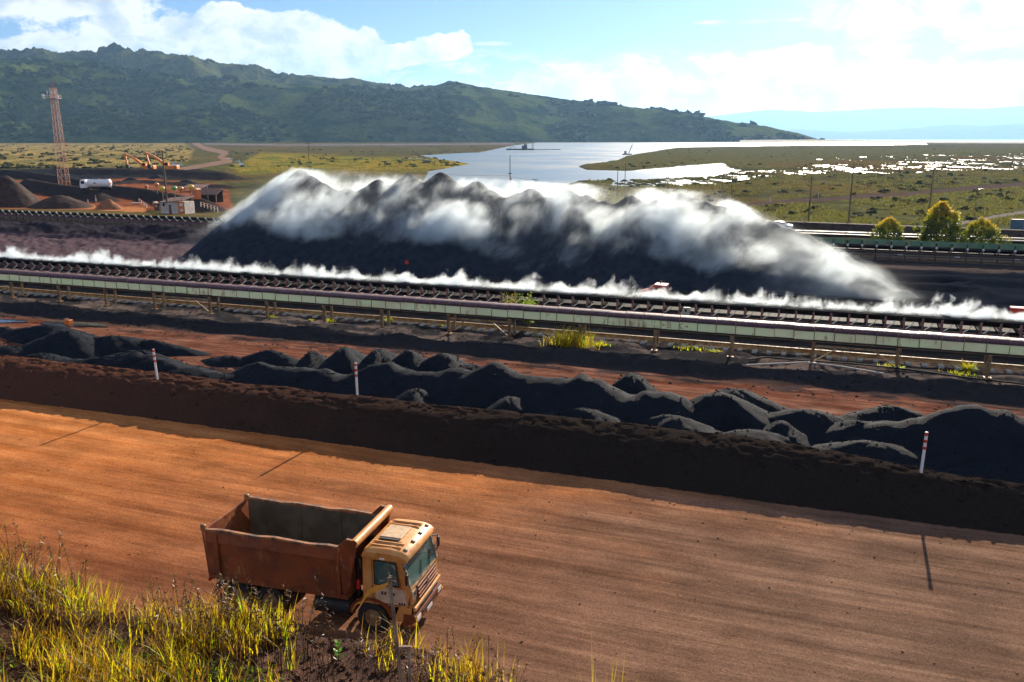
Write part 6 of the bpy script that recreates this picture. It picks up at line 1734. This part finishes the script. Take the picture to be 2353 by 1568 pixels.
# tall seed stalks
def stalks(n_, ur, vr, hr, tone, lab, headn=9):
    out_b, out_h, out_t, tips = [], [], [], []
    V_, F_ = [], []
    mb = MB(); hp = []; hd = []
    for i in range(n_):
        u = ur[0] + (ur[1] - ur[0]) * RNG.random(); yy = 7.6 + 1.0 * RNG.random()
        x0 = pxd(u, 1400, yy)[0]; z0 = bank_z(np.array([x0]), np.array([yy]))[0]
        h = hr[0] + (hr[1] - hr[0]) * RNG.random(); a = RNG.random() * 2 * PI; l_ = h * (.08 + .25 * RNG.random())
        pt = [np.array([x0 + l_ * k ** 1.8 * math.cos(a), yy + l_ * k ** 1.8 * math.sin(a), z0 + h * k]) for k in np.linspace(0, 1, 6)]
        mb.tube(pt, [.0036, .0034, .0032, .0028, .0024, .0018], 4, cap=False)
        for j in range(headn):
            k = .74 + .26 * j / headn; c0 = pt[-1] + (pt[-2] - pt[-1]) * (1 - k) * 5 * .9
            hp.append(c0 + RNG.standard_normal(3) * .012); hd.append(RNG.standard_normal(3) * .5 + np.array([math.cos(a), math.sin(a), -.2]))
    o = mb.build('stalks', DEAD, fix=False); set_tone(o, np.full(len(o.data.vertices), tone))
    tag(o, lab, 'grass', kind='stuff')
    hp = np.array(hp); hd = np.array(hd)
    sd = leaves('seed_head', hp, hd, np.full(len(hp), .056), np.clip(tone + .25 * RNG.standard_normal(len(hp)), 0, 1), DEAD, o, aspect=4)
    return o
stalks(60, (10, 210), None, (.45, .85), .95, 'tall pale seeding grass stalks at the left edge')
stalks(70, (330, 520), None, (.35, .75), .8, 'thin pale seeding stalks before the rear of the truck')
stalks(80, (510, 760), None, (.45, .85), .35, 'dark brown seeding stalks silhouetted against the truck')
stalks(26, (800, 960), None, (.25, .5), .6, 'short seeding stalks by the metal stake')
stalks(60, (960, 1200), None, (.25, .6), .75, 'pale seeding stalks at the right end of the bank')
# a tall weed by itself at the bottom right of the bank
x0, z0 = pxd(1392, 1560, 7.2)[0], pxd(1392, 1600, 7.2)[2]
zb = bank_z(np.array([x0]), np.array([7.2]))[0]
tg_ = thing('grass_clump', 'thin green grass tuft alone at the bottom edge right of the bank', 'grass', (x0, 7.2, zb))
nb = 42; hh = (z0 - zb + .05) + (.10 + .34 * RNG.random(nb)); b = np.stack([.10 * RNG.standard_normal(nb), .05 * RNG.standard_normal(nb), np.zeros(nb)], 1)
blades('blade', b, hh, rdir(nb), .28 * hh * RNG.random(nb), np.full(nb, .008), np.clip(.62 + .2 * RNG.standard_normal(nb), 0, 1), GRASS_L, tg_, nseg=5)
# rods driven into the bank
ROD = paint('rod_rust', (.30, .20, .13), (.16, .08, .05), (.10, .05, .03), 6, .55)
zt = pxd(894, 1327, 7.6); zb = pxd(928, 1600, 7.35)
st = thing('metal_stake', 'tall thin rusty metal stake with an orange ribbon near the truck cab', 'stake', zb)
mb = MB(); top_ = zt - zb; mb.bar((0, 0, -.2), tuple(top_), .030, .014); mb.bar((.012, 0, -.2), tuple(top_ + np.array([.012, 0, 0])), .012, .030); mb.build('rod', ROD, st)
rbm = flat('ribbon_orange', (.75, .30, .03), .5)
pth = [(893, 1340, 0), (878, 1350, .03), (862, 1356, .02), (846, 1362, .05), (838, 1374, .03), (830, 1384, .06), (822, 1386, .05), (814, 1394, .05), (809, 1404, .05)]
wd_ = [.014, .040, .050, .050, .040, .020, .012, .010, .014]
pp = [pxd(u, v, 7.6 + d) - zb for u, v, d in pth]; mb = MB(); vs = []
for i, (q, w_) in enumerate(zip(pp, wd_)): vs += [q + np.array([0, .015 * math.sin(i), w_ * .6]), q - np.array([0, .012 * math.cos(i * 1.3), w_ * .6])]
mb.put(vs, [(2 * i, 2 * i + 1, 2 * i + 3, 2 * i + 2) for i in range(len(pp) - 1)]); mb.put([v_ + np.array([0, .004, 0]) for v_ in vs], [(2 * i, 2 * i + 2, 2 * i + 3, 2 * i + 1) for i in range(len(pp) - 1)])
mb.build('ribbon', rbm, st, smooth='all', fix=False)
zt = pxd(940, 1487, 7.3); zb = pxd(942, 1610, 7.15)
st = thing('metal_stake', 'short brown stake with a flat cross head at the foot of the tall one', 'stake', zb)
mb = MB(); mb.bar((0, 0, -.2), tuple(zt - zb), .030, .030); mb.build('rod', ROD, st); mb = MB(); mb.bar(tuple(zt - zb + np.array([-.10, 0, 0])), tuple(zt - zb + np.array([.02, 0, 0])), .03, .02); mb.build('cross_head', ROD, st)
# bright seedling
c0 = pxd(776, 1482, 8.3); zb = bank_z(np.array([c0[0]]), np.array([8.3]))[0]
sd = thing('seedling', 'bright green broad leaved seedling on the bare bank soil', 'plant', (c0[0], 8.3, zb))
mb = MB(); mb.tube([(0, 0, -.02), (.005, 0, .1), (.0, 0, .22)], [.006, .005, .003], 6); mb.build('stem', BUSH_L, sd)
SEED = leaf_mat('seedling_leaf', [(0, (.10, .34, .03)), (1, (.20, .50, .05))], .5, 4)
hz_ = max(float(c0[2] - zb), 0.02)
mb = MB()
for i in range(10):
    a = i * 2.4; z = .03 + .021 * i; l_ = .085 - .004 * i; d_ = np.array([math.cos(a), math.sin(a), .75]); d_ /= np.linalg.norm(d_); e_ = np.array([-math.sin(a), math.cos(a), 0])
    c = np.array([0, 0, z]); mb.put([c, c + d_ * l_ * .45 + e_ * .022, c + d_ * l_ * .8 + e_ * .016, c + d_ * l_, c + d_ * l_ * .8 - e_ * .016, c + d_ * l_ * .45 - e_ * .022], [(0, 1, 2, 3, 4, 5)])
lf = mb.build('leaf', SEED, sd, fix=False); set_tone(lf, RNG.random(len(lf.data.vertices)))

# ================================================================ LOOSE LUMPS
bpy.context.view_layer.update()
def lumps(name, pts, rmin, rmax, mat, label, power=3):
    n_ = len(pts); r_ = (rmin + (rmax - rmin) * RNG.random(n_) ** power)[:, None, None]
    vv = pts[:, None] + iv1[None] * r_ * (1 + .26 * RNG.standard_normal((n_, len(iv1), 1))) * np.array([1.15, 1, .75])
    o = mesh_np(name, vv.reshape(-1, 3), (fi1[None] + (np.arange(n_) * len(iv1))[:, None, None]).reshape(-1, 3), mat, smooth=False)
    return tag(o, label, name.replace('_', ' '), kind='stuff')
def surf_pts(objs, n_):
    allv = []
    for o in objs:
        v = np.empty(len(o.data.vertices) * 3, np.float32); o.data.vertices.foreach_get('co', v); v = v.reshape(-1, 3)
        M = np.array(o.matrix_world); v = v @ M[:3, :3].T + M[:3, 3]; allv.append(v[v[:, 2] > .06])
    v = np.concatenate(allv); return v[RNG.integers(0, len(v), n_)] + RNG.standard_normal((n_, 3)) * np.array([.07, .07, 0])
heaps = [o for o in COL.objects if o.name.startswith(('ore_heap', 'ore_ridge'))]
lumps('ore_lumps', surf_pts(heaps, 6000), .015, .075, ORE, 'loose black lumps lying on the ore heaps', 2.5)
lumps('soil_lumps', surf_pts([berm], 5200), .015, .085, bmat, 'loose brown lumps lying on the windrow', 3)
ns_ = 2600; s_q = RNG.random(ns_) * 62 - 50; t_q = 35.6 - 18 * RNG.random(ns_) ** 2.2
rp = np.stack([s_q * CA - t_q * SA, s_q * SA + t_q * CA, np.full(ns_, .035)], 1)
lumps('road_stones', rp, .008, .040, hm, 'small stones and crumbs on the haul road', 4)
ns_ = 3500; s_q = RNG.random(ns_) * 95 - 80; t_q = np.concatenate([43.8 + RNG.random(ns_ // 2) * 2.5, 51 + RNG.random(ns_ - ns_ // 2) * 9])
rp = np.stack([s_q * CA - t_q * SA, s_q * SA + t_q * CA, s_q * 0], 1); rp[:, 2] = np.maximum(ground_z(rp[:, 0], rp[:, 1]), np.where(t_q < 52.5, .03, -9))
lumps('verge_lumps', rp, .02, .10, ORE, 'broken ore and gravel along the verge', 3)
# scrub on the tan field and the marsh
SCR = leaf_mat('scrub_leaf', [(0, (.030, .040, .014)), (.5, (.07, .075, .022)), (1, (.15, .12, .04))], .15, .3)
def scrub(n_, us_, vs2, test, rmin, rmax, label):
    u = us_[0] + (us_[1] - us_[0]) * RNG.random(n_); v = vs2[0] + (vs2[1] - vs2[0]) * RNG.random(n_)
    k = test(u, v); u, v = u[k], v[k]
    P3 = np.array([px(a, b, -2.5) for a, b in zip(u, v)]); P3[:, 2] = ground_z(P3[:, 0], P3[:, 1]); P3 = P3[P3[:, 2] > -2.95]; n_ = len(P3)
    r_ = (rmin + (rmax - rmin) * RNG.random(n_) ** 2)[:, None, None]
    vv = P3[:, None] + iv[None] * r_ * (1 + .35 * RNG.standard_normal((n_, len(iv), 1))) * np.array([1.3, 1.2, .75])
    o = mesh_np('scrub', vv.reshape(-1, 3), (fi[None] + (np.arange(n_) * len(iv))[:, None, None]).reshape(-1, 3), SCR, smooth=False)
    set_tone(o, np.repeat(np.clip(.45 + .3 * RNG.standard_normal(n_), 0, 1), len(iv)))
    return tag(o, label, 'scrub', kind='stuff')
scrub(1500, (-20, 440), (333, 388), lambda u, v: inside(u, v, FIELD_TAN) & (fbm(u / 28, v / 5, 951, 3) > .47), .5, 1.9, 'scrubby bushes scattered over the tan field at left')
def clear(u, v):
    d = np.full(len(u), 1e9)
    for L_, wd, c_ in TRACKS: d = np.minimum(d, pl_dist(u, v, L_)[0] - wd)
    return (d > 1) & ~inside(u, v, LAKE) & (fbm(u / 60, v / 9, 953, 3) > .50)
scrub(1300, (1380, 2400), (342, 512), clear, .3, 1.1, 'low scrub scattered over the marsh at right')
scrub(700, (520, 1100), (333, 385), clear, .4, 1.4, 'low scrub on the golden marsh behind the left peak')

# ================================================================ STEAM AND AIR
def vol_mat(name, rate):
    m, n, out = new_mat(name)
    m.cycles.volume_step_rate = rate
    return m, n, out
# steam over the stockpile: a shell that follows its face and crest
fit = CONES[(CONES[:, 0] > -66) & (CONES[:, 0] < -8)]
h1, h0 = np.polyfit(fit[:, 0], fit[:, 2], 1)
fite = CONES[-8:]; g1_, g0_ = np.polyfit(fite[:, 0], fite[:, 2], 1)
fitl = CONES[:3]; l1_, l0_ = np.polyfit(fitl[:, 0], fitl[:, 2], 1)
print('CONES', np.round(CONES, 1).tolist(), g1_, g0_, l1_, l0_)
m, n, out = vol_mat('stockpile_steam', .12)
p = site_co(n); s_n, t_n, z_n = n.sep(p)
zr = n.mn(n.m('MULTIPLY_ADD', s_n, float(h1), float(h0)), n.m('MULTIPLY_ADD', s_n, float(g1_), float(g0_)))
zr = n.mn(zr, n.m('MULTIPLY_ADD', s_n, float(l1_), float(l0_)))
tr = n.m('MULTIPLY_ADD', zr, 1 / SL, TB)
surf = n.mn(n.mul(n.sub(t_n, TB), SL), n.sub(zr, n.mul(n.sub(t_n, tr), SL)))
hag = n.sub(z_n, surf)                        # height above the ore
ph = n.comb(n.m('MULTIPLY_ADD', hag, -.45, s_n), t_n, z_n)      # the wind leans it to the right
q = n.vm('ADD', ph, n.vm('SCALE', n.vm('SUBTRACT', n.noise(p, .16, 2, .5, col=True), (.5, .5, .5)), scale=5.0))
nz = n.noise(n.vm('MULTIPLY', q, (1, 1, .8)), .16, 7, .70)
big = n.noise(n.vm('MULTIPLY', p, (1, .8, .6)), .055, 2, .5)
up = n.sub(n.add(z_n, 0.0), n.mul(zr, .14))    # how far up the face
low = n.sm(n.add(up, n.mul(n.sub(big, .5), 17.0)), -1.2, 3.0)
thick = n.m('MULTIPLY_ADD', n.mx(n.sub(zr, surf), 0.0), .72, 1.0)
near = n.sm(n.m('DIVIDE', hag, thick), 1.25, .55)
cover = n.mul(low, near)
ends = n.mul(n.sm(s_n, -86, -66), n.sm(s_n, 11, 1))
d = n.sm(n.add(nz, n.mul(n.sub(n.mul(cover, ends), 1.0), .44)), .395, .65)
thin = n.mul(n.mul(n.sm(s_n, -8, 2), n.sm(hag, 1.1, .15)), n.sm(n.noise(n.vm('MULTIPLY', p, (.22, 1.3, .3)), .9, 5, .65), .42, .64))
dens = n.add(n.add(n.mul(n.mul(d, d), .52), n.mul(n.mul(cover, ends), .005)), n.mul(n.mul(thin, n.sm(s_n, 10.5, 6)), .5))
v = n.new('ShaderNodeVolumePrincipled')
n.put(v.inputs['Density'], dens); v.inputs['Color'].default_value = (.86, .95, 1.0, 1); v.inputs['Anisotropy'].default_value = .45
n.t.links.new(v.outputs[0], out.inputs['Volume'])
gs = np.arange(-88, 15, 2.0); gt = np.arange(85.0, 109, 1.5)
GS, GT = np.meshgrid(gs, gt, indexing='ij')
GZ = pile_z(GS, GT)
top = np.maximum(GZ, -1)
for _ in range(3): top[1:-1, 1:-1] = (top[1:-1, 1:-1] + np.maximum.reduce([top[:-2, 1:-1], top[2:, 1:-1], top[1:-1, :-2], top[1:-1, 2:]])) / 2
zt = top + 2.9 + .95 * np.clip(10.5 - np.maximum(GZ, 2), 0, 8); zb = np.maximum(GZ - .5, -.4)
edge = np.zeros(GS.shape, bool); edge[0] = edge[-1] = True; edge[:, 0] = edge[:, -1] = True
vt = np.stack([(GS * CA - GT * SA).ravel(), (GS * SA + GT * CA).ravel(), zt.ravel()], 1)
vb = vt.copy(); vb[:, 2] = zb.ravel()
ng = GS.size; f_ = grid_faces(*GS.shape); idx = np.arange(ng).reshape(GS.shape)
loop = np.concatenate([idx[:, 0], idx[-1, 1:], idx[-2::-1, -1], idx[0, -2:0:-1]])
side = np.stack([loop, loop + ng, np.roll(loop, -1) + ng, np.roll(loop, -1)], 1)
steam = mesh_np('steam', np.concatenate([vt, vb]), np.concatenate([f_, f_[:, ::-1] + ng, side]), m, smooth=False)
tag(steam, 'white steam rolling off the crest and face of the ore stockpile', 'steam', kind='stuff')

# steam along the hot ore on the main belt
m, n, out = vol_mat('belt_steam', .10)
p = site_co(n); s_n, t_n, z_n = n.sep(p)
ph = n.comb(n.m('MULTIPLY_ADD', z_n, -.3, s_n), t_n, z_n)
q = n.vm('ADD', ph, n.vm('SCALE', n.vm('SUBTRACT', n.noise(p, .9, 3, .6, col=True), (.5, .5, .5)), scale=1.4))
nz = n.noise(n.vm('MULTIPLY', q, (1, 1, .75)), .75, 5, .62)
puff = n.noise(n.comb(s_n, 0.0, 0.0), .16, 5, .7)
hgt = n.m('MULTIPLY_ADD', n.sm(puff, .34, .70), 3.2, .42)
k = n.m('DIVIDE', n.sub(z_n, 2.0), hgt)
lean = n.m('ABSOLUTE', n.sub(t_n, n.m('MULTIPLY_ADD', k, .5, 69.9)))
body = n.mul(n.sm(k, 1.15, .05, kind='LINEAR'), n.sm(lean, 1.3, .5))
d = n.sm(n.add(nz, n.mul(n.sub(body, 1.0), .58)), .33, .60)
v = n.new('ShaderNodeVolumePrincipled')
n.put(v.inputs['Density'], n.mul(d, n.sm(n.noise(n.comb(s_n, 3.0, 0.0), .35, 3, .6), .36, .56, .5, 2.2))); v.inputs['Color'].default_value = (.87, .95, 1.0, 1); v.inputs['Anisotropy'].default_value = .35
n.t.links.new(v.outputs[0], out.inputs['Volume'])
mb = MB()
for s0 in np.arange(-102, 20, 30.5):
    pass
s0, s1 = -104.0, 20.0
mb.put([S(s0, 68.7, 1.9), S(s1, 68.7, 1.9), S(s1, 72.3, 1.9), S(s0, 72.3, 1.9), S(s0, 68.7, 5.0), S(s1, 68.7, 5.0), S(s1, 72.3, 5.0), S(s0, 72.3, 5.0)],
       [(0, 3, 2, 1), (4, 5, 6, 7), (0, 1, 5, 4), (1, 2, 6, 5), (2, 3, 7, 6), (3, 0, 4, 7)])
bs = mb.build('steam', m); tag(bs, 'thin white steam puffing all along the main conveyor belt', 'steam', kind='stuff')

# air
m, n, out = new_mat('haze_air')
v = n.new('ShaderNodeVolumePrincipled')
v.inputs['Density'].default_value = 4e-5; v.inputs['Color'].default_value = (.36, .63, 1.0, 1); v.inputs['Anisotropy'].default_value = .35
n.t.links.new(v.outputs[0], out.inputs['Volume'])
mb = MB(); mb.box((4500, 14500, 405), (33000, 29200, 1410))
hz = mb.build('haze', m); tag(hz, kind='stuff')
